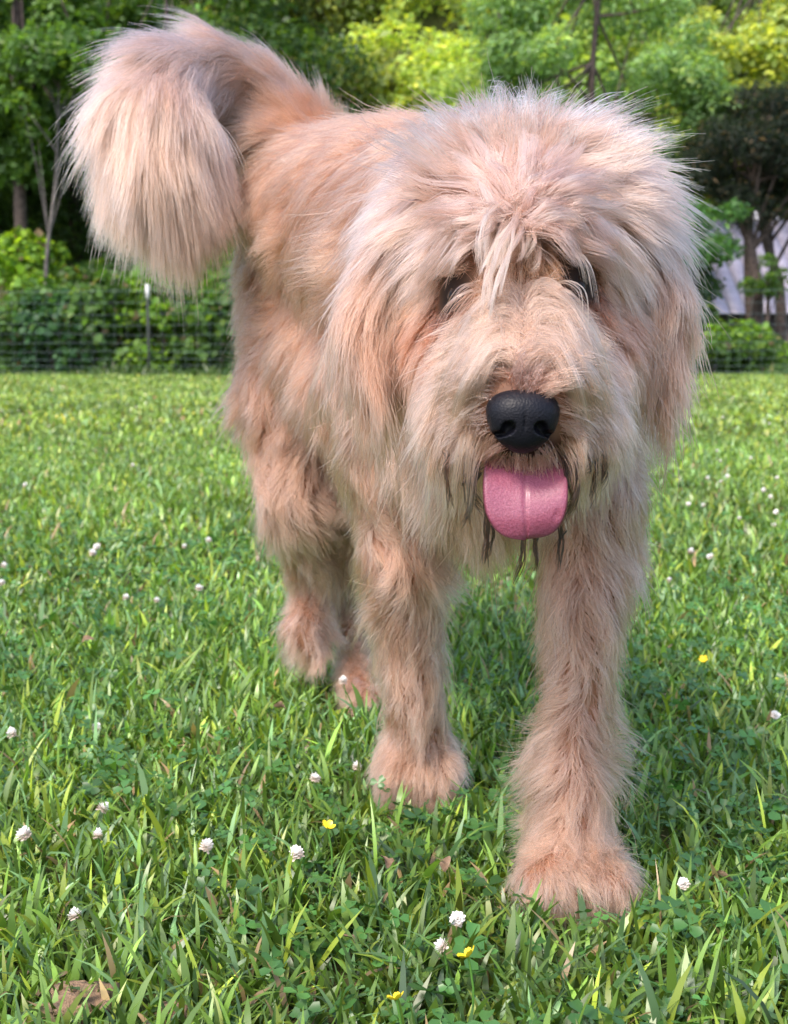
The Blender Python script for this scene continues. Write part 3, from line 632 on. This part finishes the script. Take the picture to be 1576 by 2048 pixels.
hh(985, 740, .89, -.97, -.3, .2, .038, .34, .6, (.46, .21, .14)); hh(1105, 740, .89, .97, -.3, .2, .038, .34, .6, (.46, .21, .14))
hh(1044, 770, .865, 0, -1, .3, .017, .42, .1, (.27, .15, .13)); hh(1008, 768, .865, -.85, -.6, .3, .024, .42, .3, (.40, .20, .15)); hh(1082, 768, .865, .85, -.6, .3, .024, .42, .3, (.40, .20, .15))
hh(900, 760, .925, -.6, .7, .1, .036, .28, .5, CRE); hh(1190, 760, .925, .6, .7, .1, .036, .28, .5, CRE)
hh(965, 810, .875, -1, .15, .1, .026, .28, .6, CRE); hh(1130, 810, .875, 1, .15, .1, .026, .28, .6, CRE)
hh(985, 835, .865, -1, .1, .1, .012, .25, .4, (.22, .13, .11)); hh(1108, 835, .865, 1, .1, .1, .012, .25, .4, (.22, .13, .11))
hh(960, 880, .875, -.6, .8, .0, .030, .25, .5, CRE); hh(1135, 880, .875, .6, .8, .0, .030, .25, .5, CRE)
hh(900, 850, .91, -.3, 1, .0, .040, .25, .5, LEG); hh(1190, 850, .91, .3, 1, .0, .040, .25, .5, LEG)
hh(1045, 915, .875, 0, 1, .0, .010, .25, .3, LEG)
hh(840, 760, .985, -.1, 1, .0, .04, .22, .5, LEG); hh(1245, 760, .985, .1, 1, .0, .04, .22, .5, LEG)
hh(870, 480, 1.12, -.6, .6, -.6, .05, .35, .2, CRE); hh(1190, 480, 1.12, .6, .6, -.6, .05, .35, .2, CRE); hh(1035, 420, 1.16, 0, .3, -1, .05, .4, .2, CRE)
HP = np.array([h[0] for h in HH]); HFl = np.array([h[1] for h in HH]); HPr = np.array([[h[2], h[3], h[4], *h[5]] for h in HH])

# sample roots on the skin
TA = np.concatenate([BQ[:, [0, 1, 2]], BQ[:, [0, 2, 3]]]); ta = BV[TA]
ar = .5 * np.linalg.norm(np.cross(ta[:, 1] - ta[:, 0], ta[:, 2] - ta[:, 0]), axis=-1)
NG = 17000
cen = ta.mean(1)
dens = 1 + 1.4 * np.exp(-(np.linalg.norm(cen - at(1040, 620, .97), axis=-1) / .13) ** 2) + .5 * (cen[:, 2] < .32) + 1.5 * (cen[:, 2] < .07) + 3 * np.exp(-(np.linalg.norm(cen - facing0(1044, 720), axis=-1) / .035) ** 2) + 2.2 * sum(np.exp(-(np.linalg.norm(cen - facing0(*q_), axis=-1) / .03) ** 2) for q_ in ((872, 890), (1222, 890), (900, 800), (1190, 800))) + 1.8 * np.exp(-(np.linalg.norm(cen - at(320, 240, 1.6), axis=-1) / .12) ** 2)
w = ar * dens
def sample(n):
    t = rng.choice(len(TA), n, p=w / w.sum()); u = rng.uniform(size=(n, 2)); m = u.sum(1) > 1; u[m] = 1 - u[m]
    p = ta[t, 0] + u[:, :1] * (ta[t, 1] - ta[t, 0]) + u[:, 1:] * (ta[t, 2] - ta[t, 0])
    for _ in range(2): p = p - grad(p) * sdf(p)[:, None]
    return p
G = sample(NG)
G = G[G[:, 2] > -.005]
regs = [b_['reg'] for b_ in B]
def props(P):
    D = np.stack([cone_dist(P, b_) for b_ in B], 1)
    wt = np.exp(-np.clip(D - D.min(1, keepdims=True), 0, 1) / .012); wt /= wt.sum(1, keepdims=True)
    fl = wt @ np.array([b_['flow'] for b_ in B]); pr = wt @ np.array([[b_['L'], b_['lift'], b_['droop'], *b_['col']] for b_ in B])
    near = D.argmin(1)
    ish = np.array([regs[k] == 'head' for k in range(len(B))]); hw = (wt[:, ish]).sum(1, keepdims=True)
    D2 = ((P[:, None] - HP[None]) ** 2).sum(-1) + 2e-5; w2 = D2 ** -2.2; w2 /= w2.sum(1, keepdims=True)
    return nrm(fl * (1 - hw) + (w2 @ HFl) * hw), pr * (1 - hw) + (w2 @ HPr) * hw, near
fl, pr, near = props(G)
Gn = grad(G)
# bare patches: nose, eyes, mouth line
bare = np.linalg.norm((G - at(1047, 845, .85)) / [1.0, 1.2, .95], axis=-1) < .0215
for e in EYEC: bare |= np.linalg.norm((G - e) / [1.25, 1, .8], axis=-1) < .0155
bare |= (np.abs(G[:, 0] - at(1048, 0, .9)[0]) < .024) & (G[:, 1] < .93) & (G[:, 2] < at(1045, 935, .88)[2]) & (G[:, 2] > at(1045, 1000, .88)[2])
kp = ~bare; G, fl, pr, near, Gn = G[kp], fl[kp], pr[kp], near[kp], Gn[kp]; NG = len(G)
NS = 9
ishead = np.array([regs[k] in ('head', 'ear_left', 'ear_right') for k in near]); mz = np.exp(-(np.linalg.norm((G - facing0(1044, 690)) / [1.5, 1, 1.2], axis=-1) / .042) ** 4); istail = np.array([regs[k] == 'tail' for k in near]); isleg = np.array([regs[k].startswith('leg') for k in near])
Lg = pr[:, 0] * np.exp(rng.normal(size=NG) * np.where(istail, .07, .16)) * np.where(istail, .88, 1) * np.where(isleg, 1.04, 1) * (1 - .45 * mz); lift = np.clip(pr[:, 1] * np.where(ishead, .66, .8) + rng.normal(size=NG) * .06, .05, .9); droop = pr[:, 2]
tn = nrm(fl - (fl * Gn).sum(-1, keepdims=True) * Gn * .85 + rng.normal(size=(NG, 3)) * np.where(ishead, .05, .10)[:, None])
d = nrm(tn * (1 - lift[:, None]) + Gn * lift[:, None] * 1.1)
wav = np.array([b_['wav'] for b_ in B])[near] * np.where(isleg, 1.5, 1)
pts = [G.copy()]; p = G.copy(); seg = (Lg / (NS - 1))[:, None]
ph = rng.uniform(0, 6.28, NG); sidev = nrm(np.cross(d, Gn) + 1e-6)
for s in range(1, NS):
    f = s / (NS - 1)
    nz = vnoise(p, 38, 1) * .13 + vnoise(p, 90, 2) * .09
    wv = sidev * (np.sin(ph + f * (4.5 + 40 * Lg)) * .16 * wav)[:, None]
    d = nrm(d + fl * .10 + np.array([0, 0, -1.0]) * (droop * .30)[:, None] + nz * wav[:, None] + wv)
    p = p + d * seg
    q = sdf(p); clr = .0025 + .010 * f * np.clip(lift / .3, .6, 1.3); push = np.clip(clr - q, 0, .02)
    p = p + grad(p) * push[:, None]
    pts.append(p.copy())
GP = np.stack(pts, 1)                                   # NG, NS, 3
# children
CH_N = 17
FLY = [1.0]
def children(sel, n_per, R, rad, c0_=.35, c1_=.92):
    gi = np.repeat(sel, n_per); n = len(gi); g0 = G[gi]; nn = Gn[gi]
    a = nrm(np.cross(nn, rng.normal(size=(n, 3)))); r = R * np.sqrt(rng.uniform(size=(n, 1))); c0 = g0 + a * r
    c0 = c0 - grad(c0) * sdf(c0)[:, None]
    f = np.linspace(0, 1, NS)[None, :, None]; off = (c0 - g0)[:, None]
    clump = np.repeat(rng.uniform(c0_, c1_, len(sel)), n_per)[:, None, None]
    shape = GP[gi] - g0[:, None]; ls = (np.exp(rng.normal(size=(n, 1, 1)) * .17) * (1 - .35 * (rng.uniform(size=(n, 1, 1)) < .25)))
    P = g0[:, None] + shape * ls + off * (1 - clump * f ** .9)
    fr = rng.normal(size=(n, 1, 3)) * .0035 * (.55 if FLY[0] < .9 else 1) * f ** 1.3 + vnoise(c0[:, None] * 1.0 + f * .02, 300, 4) * .0009 * f
    fly = (rng.uniform(size=(n, 1, 1)) < .05) * rng.normal(size=(n, 1, 3)) * .010 * FLY[0] * f ** 1.5 * np.clip(Lg[gi][:, None, None] / .045, .4, 1.3)
    P = P + fr + fly
    col = pr[gi, 3:6] * np.exp(rng.normal(size=(n, 1)) * .10) * np.repeat(np.exp(rng.normal(size=(len(sel), 1)) * .10), n_per, 0)
    warm = np.repeat(rng.normal(size=(len(sel), 1)) * .06, n_per, 0); col = col * np.concatenate([1 + 0 * warm, 1 - warm, 1 - 1.8 * warm], 1)
    return P, np.clip(col, 0, .95), rad * np.exp(rng.normal(size=n) * .25)
def clear_eyes(P):
    """hair does not grow or hang across the eyes: drop the strands that would"""
    hit = np.zeros(len(P), bool)
    for e, sgn in zip(EYEC, (1, -1)):
        q = P - (e + np.array([0, 0, -.001])); a = math.radians(20) * sgn
        u = q[..., 0] * math.cos(a) - q[..., 2] * math.sin(a); v_ = q[..., 0] * math.sin(a) + q[..., 2] * math.cos(a)
        hit |= (((u / .0185) ** 2 + (v_ / .0108) ** 2 < 1) & (q[..., 1] > -.09) & (q[..., 1] < .02)).any(1)
    return ~(hit & (rng.uniform(size=len(P)) < .95))
M_hair = bpy.data.materials.new('dog_hair'); M_hair.use_nodes = True; nt = M_hair.node_tree; nt.nodes.clear(); N, L = nt.nodes, nt.links
hb = N.new('ShaderNodeBsdfHairPrincipled'); hb.parametrization = 'COLOR'; hb.inputs['Roughness'].default_value = .42; hb.inputs['Radial Roughness'].default_value = .6; hb.inputs['IOR'].default_value = 1.42
if 'Random Roughness' in hb.inputs: hb.inputs['Random Roughness'].default_value = .2
at_ = N.new('ShaderNodeAttribute'); at_.attribute_name = 'tint'; hi_ = N.new('ShaderNodeHairInfo')
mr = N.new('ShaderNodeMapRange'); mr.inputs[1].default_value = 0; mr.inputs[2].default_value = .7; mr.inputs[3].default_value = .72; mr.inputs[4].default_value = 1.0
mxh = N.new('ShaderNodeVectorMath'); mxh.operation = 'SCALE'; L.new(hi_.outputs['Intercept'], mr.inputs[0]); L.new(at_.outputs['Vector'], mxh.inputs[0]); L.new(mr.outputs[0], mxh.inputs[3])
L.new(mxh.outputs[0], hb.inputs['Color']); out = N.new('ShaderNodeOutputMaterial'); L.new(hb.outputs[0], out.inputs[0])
def hair_obj(name, P, col, rad, mt=M_hair, label=None, taper=.25):
    n, k = P.shape[:2]; hc = bpy.data.hair_curves.new(name); hc.add_curves([k] * n)
    hc.attributes['position'].data.foreach_set('vector', P.astype(np.float32).ravel())
    ra = hc.attributes.get('radius') or hc.attributes.new('radius', 'FLOAT', 'POINT')
    tp = np.interp(np.linspace(0, 1, k), [0, .6, 1], [1, .85, taper]); ra.data.foreach_set('value', (rad[:, None] * tp[None]).astype(np.float32).ravel())
    c = np.ones((n, 4), np.float32); c[:, :3] = col
    a = hc.attributes.new('tint', 'FLOAT_COLOR', 'CURVE'); a.data.foreach_set('color', c.ravel())
    hc.materials.append(mt); o = bpy.data.objects.new(name, hc); COL.objects.link(o); under(o)
    if label: o['label'] = label
    return o
GROUPS = [('coat', ('body', 'chest', 'neck'), 15, .0115, .00030), ('leg_fur', ('leg_near', 'leg_far', 'leg_hind'), 17, .0085, .00027), ('head_hair', ('head',), 22, .0080, .00024), ('chin_hair', ('chin',), 14, .007, .00024),
          ('ear_hair', ('ear_left',), 24, .0085, .00026), ('ear_hair', ('ear_right',), 24, .0085, .00026), ('tail_plume', ('tail',), 40, .016, .00028)]
rn = np.array(regs)[near]; tot = 0
for nm_, rg, npc, R, rad in GROUPS:
    s = np.where(np.isin(rn, rg))[0]
    if len(s) == 0: continue
    FLY[0] = 0.0 if nm_ == 'tail_plume' else (.6 if nm_ == 'head_hair' else 1.0)
    P, c, r_ = children(s, npc, R, rad, *((.0, .45) if nm_ == 'tail_plume' else ((.55, .97) if nm_ == 'leg_fur' else (.5, .95) if nm_ == 'head_hair' else (.35, .92))))
    if nm_ == 'head_hair':
        ok = clear_eyes(P); P, c, r_ = P[ok], c[ok], r_[ok]
        for e in EYEC:                                   # dark rims of short hair round the eyes
            dk = np.exp(-(np.linalg.norm((P[:, 0] - e - [0, 0, -.002]) / [1.2, 1, .85], axis=-1) / .021) ** 6)[:, None]; c = c * (1 - dk) + c * np.array([.10, .07, .07]) * dk
    hair_obj(nm_, P, c, r_); tot += len(P)
print('strands', tot, 'guides', NG, 'body verts', len(BV))

# ---- drawn locks: forelock, brows, wet beard
def locks(name, lines, cols, count, R, rad, mt=M_hair, seed=0, conv=.8, clear=False):
    Ps, Cs, Rs = [], [], []
    for ln, cc in zip(lines, cols):
        c = bez([q if abs(q[0]) < 2 else at(*q) for q in ln], NS); n = count
        o = rng.normal(size=(n, 1, 3)) * R; f = np.linspace(0, 1, NS)[None, :, None]
        ls = 1 - .25 * rng.uniform(size=(n, 1, 1)); base = c[0] + (c[None] - c[0]) * ls
        Ps.append(base + o * (1 - conv * f ** .8) + rng.normal(size=(n, 1, 3)) * R * .25 * f); Cs.append(np.array(cc)[None] * np.exp(rng.normal(size=(n, 1)) * .12)); Rs.append(rad * np.exp(rng.normal(size=n) * .2))
    Ps, Cs, Rs = np.concatenate(Ps), np.clip(np.concatenate(Cs), 0, .95), np.concatenate(Rs)
    if clear: ok = clear_eyes(Ps); Ps, Cs, Rs = Ps[ok], Cs[ok], Rs[ok]
    return hair_obj(name, Ps, Cs, Rs, mt)
LT = (.57, .31, .23)
FL = [[(1010, 500, .012), (978, 525, .030), (962, 580, .036), (958, 660, .030)], [(1020, 495, .012), (1000, 520, .032), (980, 560, .036), (965, 625, .032)],
      [(985, 470, .012), (957, 490, .030), (950, 540, .034), (955, 600, .028)], [(1060, 470, .012), (1067, 490, .028), (1062, 520, .03), (1045, 552, .026)],
      [(950, 480, .012), (925, 500, .026), (900, 530, .030), (880, 585, .024)], [(920, 490, .012), (895, 510, .024), (870, 545, .026), (858, 590, .020)],
      [(970, 590, .006), (930, 578, .020), (880, 608, .026), (842, 660, .020)], [(975, 580, .006), (935, 570, .022), (890, 592, .028), (858, 640, .022)],
      [(1105, 580, .006), (1140, 562, .022), (1178, 592, .028), (1194, 665, .022)], [(1105, 585, .006), (1130, 570, .022), (1168, 595, .028), (1190, 640, .022)], [(1100, 595, .006), (1125, 584, .022), (1160, 606, .026), (1182, 660, .020)],
      [(1130, 495, .010), (1165, 512, .026), (1190, 550, .030), (1200, 620, .022)], [(1100, 485, .010), (1150, 500, .026), (1182, 525, .030), (1195, 580, .024)],
      [(1000, 430, .016), (965, 455, .036), (945, 500, .038), (946, 545, .032)], [(1030, 430, .016), (1012, 455, .036), (985, 500, .040), (972, 560, .036)],
      [(1040, 440, .016), (1040, 470, .036), (1022, 520, .040), (1000, 585, .036)]]
FL = [[tuple(facing(a, b, c)) for a, b, c in ln] for ln in FL]
def spread(src, times, jit, wob, tone, lo_=.7, hi_=1.05):
    L2, C2 = [], []
    for ln in src:
        for _ in range(times):
            o_ = rng.normal(size=3) * jit; sc_ = rng.uniform(lo_, hi_); l2 = [np.array(q) for q in ln]
            L2.append([tuple(l2[0] + o_ + (q - l2[0]) * sc_ + rng.normal(size=3) * wob) for q in l2]); C2.append(np.array(tone) * rng.uniform(.62, 1.18))
    return L2, C2
main = [FL[k] for k in (0, 1, 2, 3, 13, 14, 15)]; thin = [FL[k] for k in (4, 5, 6, 7, 8, 9, 10, 11, 12)]
a_, c_ = spread(main, 4, .0035, .0018, LT); locks('forelock', a_, c_, 20, .0015, .00020, conv=.8, clear=True)
a_, c_ = spread(thin, 1, .001, .0008, LT); locks('brow_hair', a_, c_, 9, .0010, .00018, conv=.85)
AR = []
for k in range(150):                                   # long hairs that part at the bridge and arch over the muzzle
    s_ = -1 if k % 2 else 1; y0 = 605 + 125 * rng.uniform(); w_ = rng.uniform(.7, 1.12); f_ = (y0 - 605) / 140
    AR.append([tuple(facing(1045 + s_ * rng.uniform(1, 14), y0, .005)), tuple(facing(1045 + s_ * 40 * w_, y0 - 50 + 34 * f_, .0105 - .002 * f_)),
               tuple(facing(1045 + s_ * 105 * w_, y0 - 40 + 30 * f_, .016 - .002 * f_)), tuple(facing(1045 + s_ * 158 * w_, y0 + 30 + 35 * f_, .017)), tuple(facing(1045 + s_ * 186 * w_, y0 + 110 + 45 * f_, .014))])
a_, c_ = spread(AR, 1, .001, .0008, (.56, .29, .205)); locks('muzzle_hair', a_, c_, 36, .0030, .00021, conv=.8, clear=True)
AR = []
for k in range(110):                                  # crown hair fanning up and out from the middle of the forehead
    th = rng.uniform(-1.75, 1.75); r0 = rng.uniform(10, 115); r1 = r0 + rng.uniform(95, 140) * (1 + .35 * min(1, abs(th))); cx_, cy_ = 1036 + rng.normal() * 10, 455
    def fan(rr, bend):
        a = th * (1 + bend); x_ = cx_ + rr * math.sin(a); y_ = cy_ - rr * math.cos(a) + 26 * bend * 4 * abs(math.sin(th))
        return x_, max(y_, 262)
    cl_ = (.016, .028, .031, .024)
    AR.append([tuple(facing(*fan(r0 + (r1 - r0) * q_, b_), c__)) for q_, b_, c__ in zip((0, .33, .7, 1), (0, .05, .14, .24), cl_)])
a_, c_ = spread(AR, 1, .003, .0030, PNK); locks('crown_hair', a_, c_, 34, .0038, .00021, conv=.72, clear=True)
AR = []
for k in range(44):                                   # pale wisps standing off the crown
    px = rng.uniform(820, 1270); px = 1040 + (px - 1040) * .86; t_ = (px - 1040) / 215; y0 = 245 + 100 * t_ * t_ + rng.uniform(-8, 30); c0 = facing(px, y0, .01)
    if c0[1] > 1.12: continue
    o_ = nrm(np.array([t_ * .9 + rng.normal() * .35, -.2 + rng.normal() * .3, 1.0 - .3 * abs(t_)])); l_ = rng.uniform(.022, .040); sd_ = np.array([rng.normal() * .4 + t_ * .6, -.2, 0])
    AR.append([tuple(c0), tuple(c0 + o_ * l_ * .45 + sd_ * l_ * .05), tuple(c0 + o_ * l_ * .85 + sd_ * l_ * .28), tuple(c0 + o_ * l_ * .98 + sd_ * l_ * .62)])
a_, c_ = spread(AR, 1, .002, .0015, (.70, .50, .45)); locks('crown_wisps', a_, c_, 26, .0050, .00017, conv=.45)
WB = (.007, .0028, .0014)
WL = [[(940, 905, .88), (935, 960, .875), (933, 1010, .875), (940, 1050, .875)], [(945, 915, .875), (938, 975, .87), (950, 1005, .868), (968, 1030, .868)],
      [(955, 940, .875), (945, 985, .87), (935, 1030, .872), (925, 1052, .875)], [(962, 920, .87), (945, 950, .87), (930, 965, .87), (925, 975, .872)],
      [(968, 1020, .88), (976, 1060, .878), (974, 1100, .878), (970, 1135, .878)], [(985, 1050, .885), (982, 1075, .882), (975, 1100, .88), (966, 1125, .88)],
      [(895, 905, .89), (892, 935, .885), (897, 985, .885), (903, 1020, .885)], [(1140, 905, .88), (1152, 945, .872), (1152, 1000, .87), (1125, 1055, .868)],
      [(1150, 925, .875), (1158, 960, .87), (1148, 1010, .868), (1132, 1040, .868)], [(1155, 905, .88), (1170, 915, .875), (1175, 935, .875), (1172, 950, .875)],
      [(1180, 900, .89), (1200, 940, .885), (1192, 980, .885), (1185, 1010, .885)], [(1125, 1055, .875), (1122, 1080, .875), (1120, 1110, .876), (1114, 1145, .876)],
      [(1046, 1060, .885), (1045, 1095, .882), (1038, 1130, .882), (1025, 1170, .884)], [(1072, 1070, .885), (1066, 1100, .882), (1070, 1125, .882), (1068, 1150, .884)],
      [(1100, 900, .88), (1135, 925, .872), (1142, 970, .87), (1146, 1000, .87)], [(1200, 900, .89), (1212, 925, .885), (1208, 955, .885), (1195, 985, .885)]]
WC = [WB] * len(WL)
WL = [[tuple(at(*q) + rng.normal(size=3) * .0016) for q in ln] for ln in WL for _ in range(4)]; WC = [tuple(np.array(WB) * rng.uniform(.6, 4)) for _ in WL]
locks('beard', WL, WC, 8, .0006, .00020, conv=.6)
BL2 = []
for px in np.linspace(860, 1235, 34):
    if 965 < px < 1130: continue
    s = -1 if px < 1045 else 1
    q0 = facing(px, 872 + rng.uniform(-25, 18), .004); dv = np.array([s * rng.uniform(-.001, .004), 0, -.012])
    BL2.append([tuple(q0), tuple(q0 + dv * .7 + [s * .002, -.008, 0]), tuple(q0 + dv * 1.7 + [s * .003, -.011, 0]), tuple(q0 + dv * rng.uniform(2.4, 4.2) + [0, -.010, 0])])
locks('moustache', BL2, [tuple(np.array((.36, .18, .11)) * rng.uniform(.3, 1.3)) for _ in BL2], 22, .0034, .00020, conv=.7)

# ---- eyes
M_eye = plain('dark_eye', (.010, .005, .003), .2, spec=.25)
import bmesh
for e in EYES:
    bm = bmesh.new(); bmesh.ops.create_uvsphere(bm, u_segments=24, v_segments=16, radius=.0105); me = bpy.data.meshes.new('eye'); bm.to_mesh(me); bm.free()
    me.polygons.foreach_set('use_smooth', np.ones(len(me.polygons), bool)); me.materials.append(M_eye)
    o = bpy.data.objects.new('eye', me); COL.objects.link(o); o.parent = dog
    c = facing(e[0], e[1]); c = c - grad(c[None])[0] * .0088; o.location = Vector(c - foot)
# ---- nose
M_nose, nt, N, L, b = mat('dog_nose'); b.inputs['Base Color'].default_value = (.006, .006, .010, 1); b.inputs['Roughness'].default_value = .46; b.inputs['Specular IOR Level'].default_value = .2
vo = N.new('ShaderNodeTexVoronoi'); vo.inputs['Scale'].default_value = 620; bp = N.new('ShaderNodeBump'); bp.inputs['Strength'].default_value = .35; bp.inputs['Distance'].default_value = .0007
tc = N.new('ShaderNodeTexCoord'); L.new(tc.outputs['Object'], vo.inputs['Vector']); L.new(vo.outputs['Distance'], bp.inputs['Height']); L.new(bp.outputs[0], b.inputs['Normal'])
nh = .0011; nlo = np.array([-.03, -.026, -.028]); nd = (52, 46, 50)
g = np.stack(np.meshgrid(*[nlo[c] + nh * np.arange(nd[c]) for c in range(3)], indexing='ij'), -1)
def ell(c, r): 
    q = (g - np.array(c)) / np.array(r); l = np.linalg.norm(q, axis=-1); return (l - 1) * min(r)
def smin(a, b, k): h = np.maximum(k - np.abs(a - b), 0) / k; return np.minimum(a, b) - h * h * k * .25
S = ell((0, .004, .003), (.0165, .016, .0165))
S = smin(S, ell((-.0115, .005, .002), (.0115, .014, .0145)), .008); S = smin(S, ell((.0115, .005, .002), (.0115, .014, .0145)), .008)
S = smin(S, ell((0, .006, -.010), (.012, .013, .011)), .008)
S = smin(S, ell((0, .006, .010), (.0205, .014, .0095)), .008)
for sx in (-1, 1):
    S = np.maximum(S, -smin(ell((sx * .0105, -.011, -.004), (.0048, .010, .0042)), ell((sx * .0170, -.004, -.0085), (.0050, .012, .0022)), .004))
S = np.maximum(S, -ell((0, -.0135, -.006), (.0006, .004, .012)))
V, Q = surface(S, nlo, nh); nose = mesh_obj('nose', V, Q, M_nose, dog, smooth=True)
nose.location = Vector(at(1047, 843, .852) - foot); nose.rotation_euler = (math.radians(-4), 0, 0)
# ---- tongue
M_tng, nt, N, L, b = mat('tongue'); b.inputs['Base Color'].default_value = (.24, .054, .100, 1); b.inputs['Roughness'].default_value = .52; b.inputs['Subsurface Weight'].default_value = .3
b.inputs['Subsurface Radius'].default_value = (.01, .004, .003); b.inputs['Subsurface Scale'].default_value = .4
nn = N.new('ShaderNodeTexNoise'); nn.inputs['Scale'].default_value = 520; b.inputs['Coat Weight'].default_value = .25; b.inputs['Coat Roughness'].default_value = .22; bp = N.new('ShaderNodeBump'); bp.inputs['Strength'].default_value = .6; bp.inputs['Distance'].default_value = .0008
n3 = N.new('ShaderNodeTexNoise'); n3.inputs['Scale'].default_value = 70; r3 = N.new('ShaderNodeValToRGB'); r3.color_ramp.elements[0].color = (.19, .036, .072, 1); r3.color_ramp.elements[1].color = (.27, .070, .115, 1); r3.color_ramp.elements[0].position = .35; r3.color_ramp.elements[1].position = .62; L.new(n3.outputs[0], r3.inputs[0]); L.new(r3.outputs[0], b.inputs['Base Color'])
tc = N.new('ShaderNodeTexCoord'); L.new(tc.outputs['Object'], nn.inputs['Vector']); L.new(nn.outputs[0], bp.inputs['Height']); L.new(bp.outputs[0], b.inputs['Normal'])
cl = bez([at(1046, 905, .925), at(1048, 915, .900), at(1049, 940, .880), at(1050, 985, .868), at(1051, 1035, .864), at(1053, 1077, .868)], 40)
nv = 33; u = np.linspace(0, 1, 40); v = np.linspace(-1, 1, nv)
T_ = nrm(np.gradient(cl, axis=0)); Nn = nrm(np.cross(np.array([1.0, 0, 0]), T_)); Nn = np.where(Nn[:, 1:2] > 0, -Nn, Nn)
hw = .0285 * np.where(u < .55, .90 + .10 * u / .55, np.sqrt(np.clip(1 - ((u - .55) / .452) ** 2.8, 0, 1)))
top, bot = [], []
for k in range(40):
    w_ = hw[k]; prof = .0019 * np.sqrt(np.clip(1 - np.abs(v) ** 4, 0, 1)) * (1 if k < 38 else .5)
    curl = .0034 * np.abs(v) ** 2.5 * (1 - .6 * u[k]); grv = -.0015 * np.exp(-(v / .03) ** 2)
    nt_ = .0018 * np.exp(-((v - .78) / .06) ** 2) * np.exp(-((u[k] - .78) / .03) ** 2)
    x_ = v * w_; a = cl[k][None] + x_[:, None] * np.array([1, 0, 0]); wb = .0012 * np.sin(u[k] * 9 + v * 2)
    top.append(a + Nn[k] * (prof + curl + grv - nt_ + wb)[:, None]); bot.append(a + Nn[k] * (-prof + curl + wb)[:, None])
V = np.concatenate([np.array(top).reshape(-1, 3), np.array(bot).reshape(-1, 3)]); i, j = np.meshgrid(np.arange(39), np.arange(nv - 1), indexing='ij')
Q = np.stack([i * nv + j, i * nv + j + 1, (i + 1) * nv + j + 1, (i + 1) * nv + j], -1).reshape(-1, 4); o2 = 40 * nv
i = np.arange(39); S1 = np.stack([i * nv, (i + 1) * nv, (i + 1) * nv + o2, i * nv + o2], -1); S2 = np.stack([i * nv + nv - 1, i * nv + nv - 1 + o2, (i + 1) * nv + nv - 1 + o2, (i + 1) * nv + nv - 1], -1)
j = np.arange(nv - 1); S3 = np.stack([39 * nv + j, 39 * nv + j + 1, 39 * nv + j + 1 + o2, 39 * nv + j + o2], -1)
under(mesh_obj('tongue', V, np.concatenate([Q, Q[:, ::-1] + o2, S1, S2, S3]), M_tng, smooth=True))
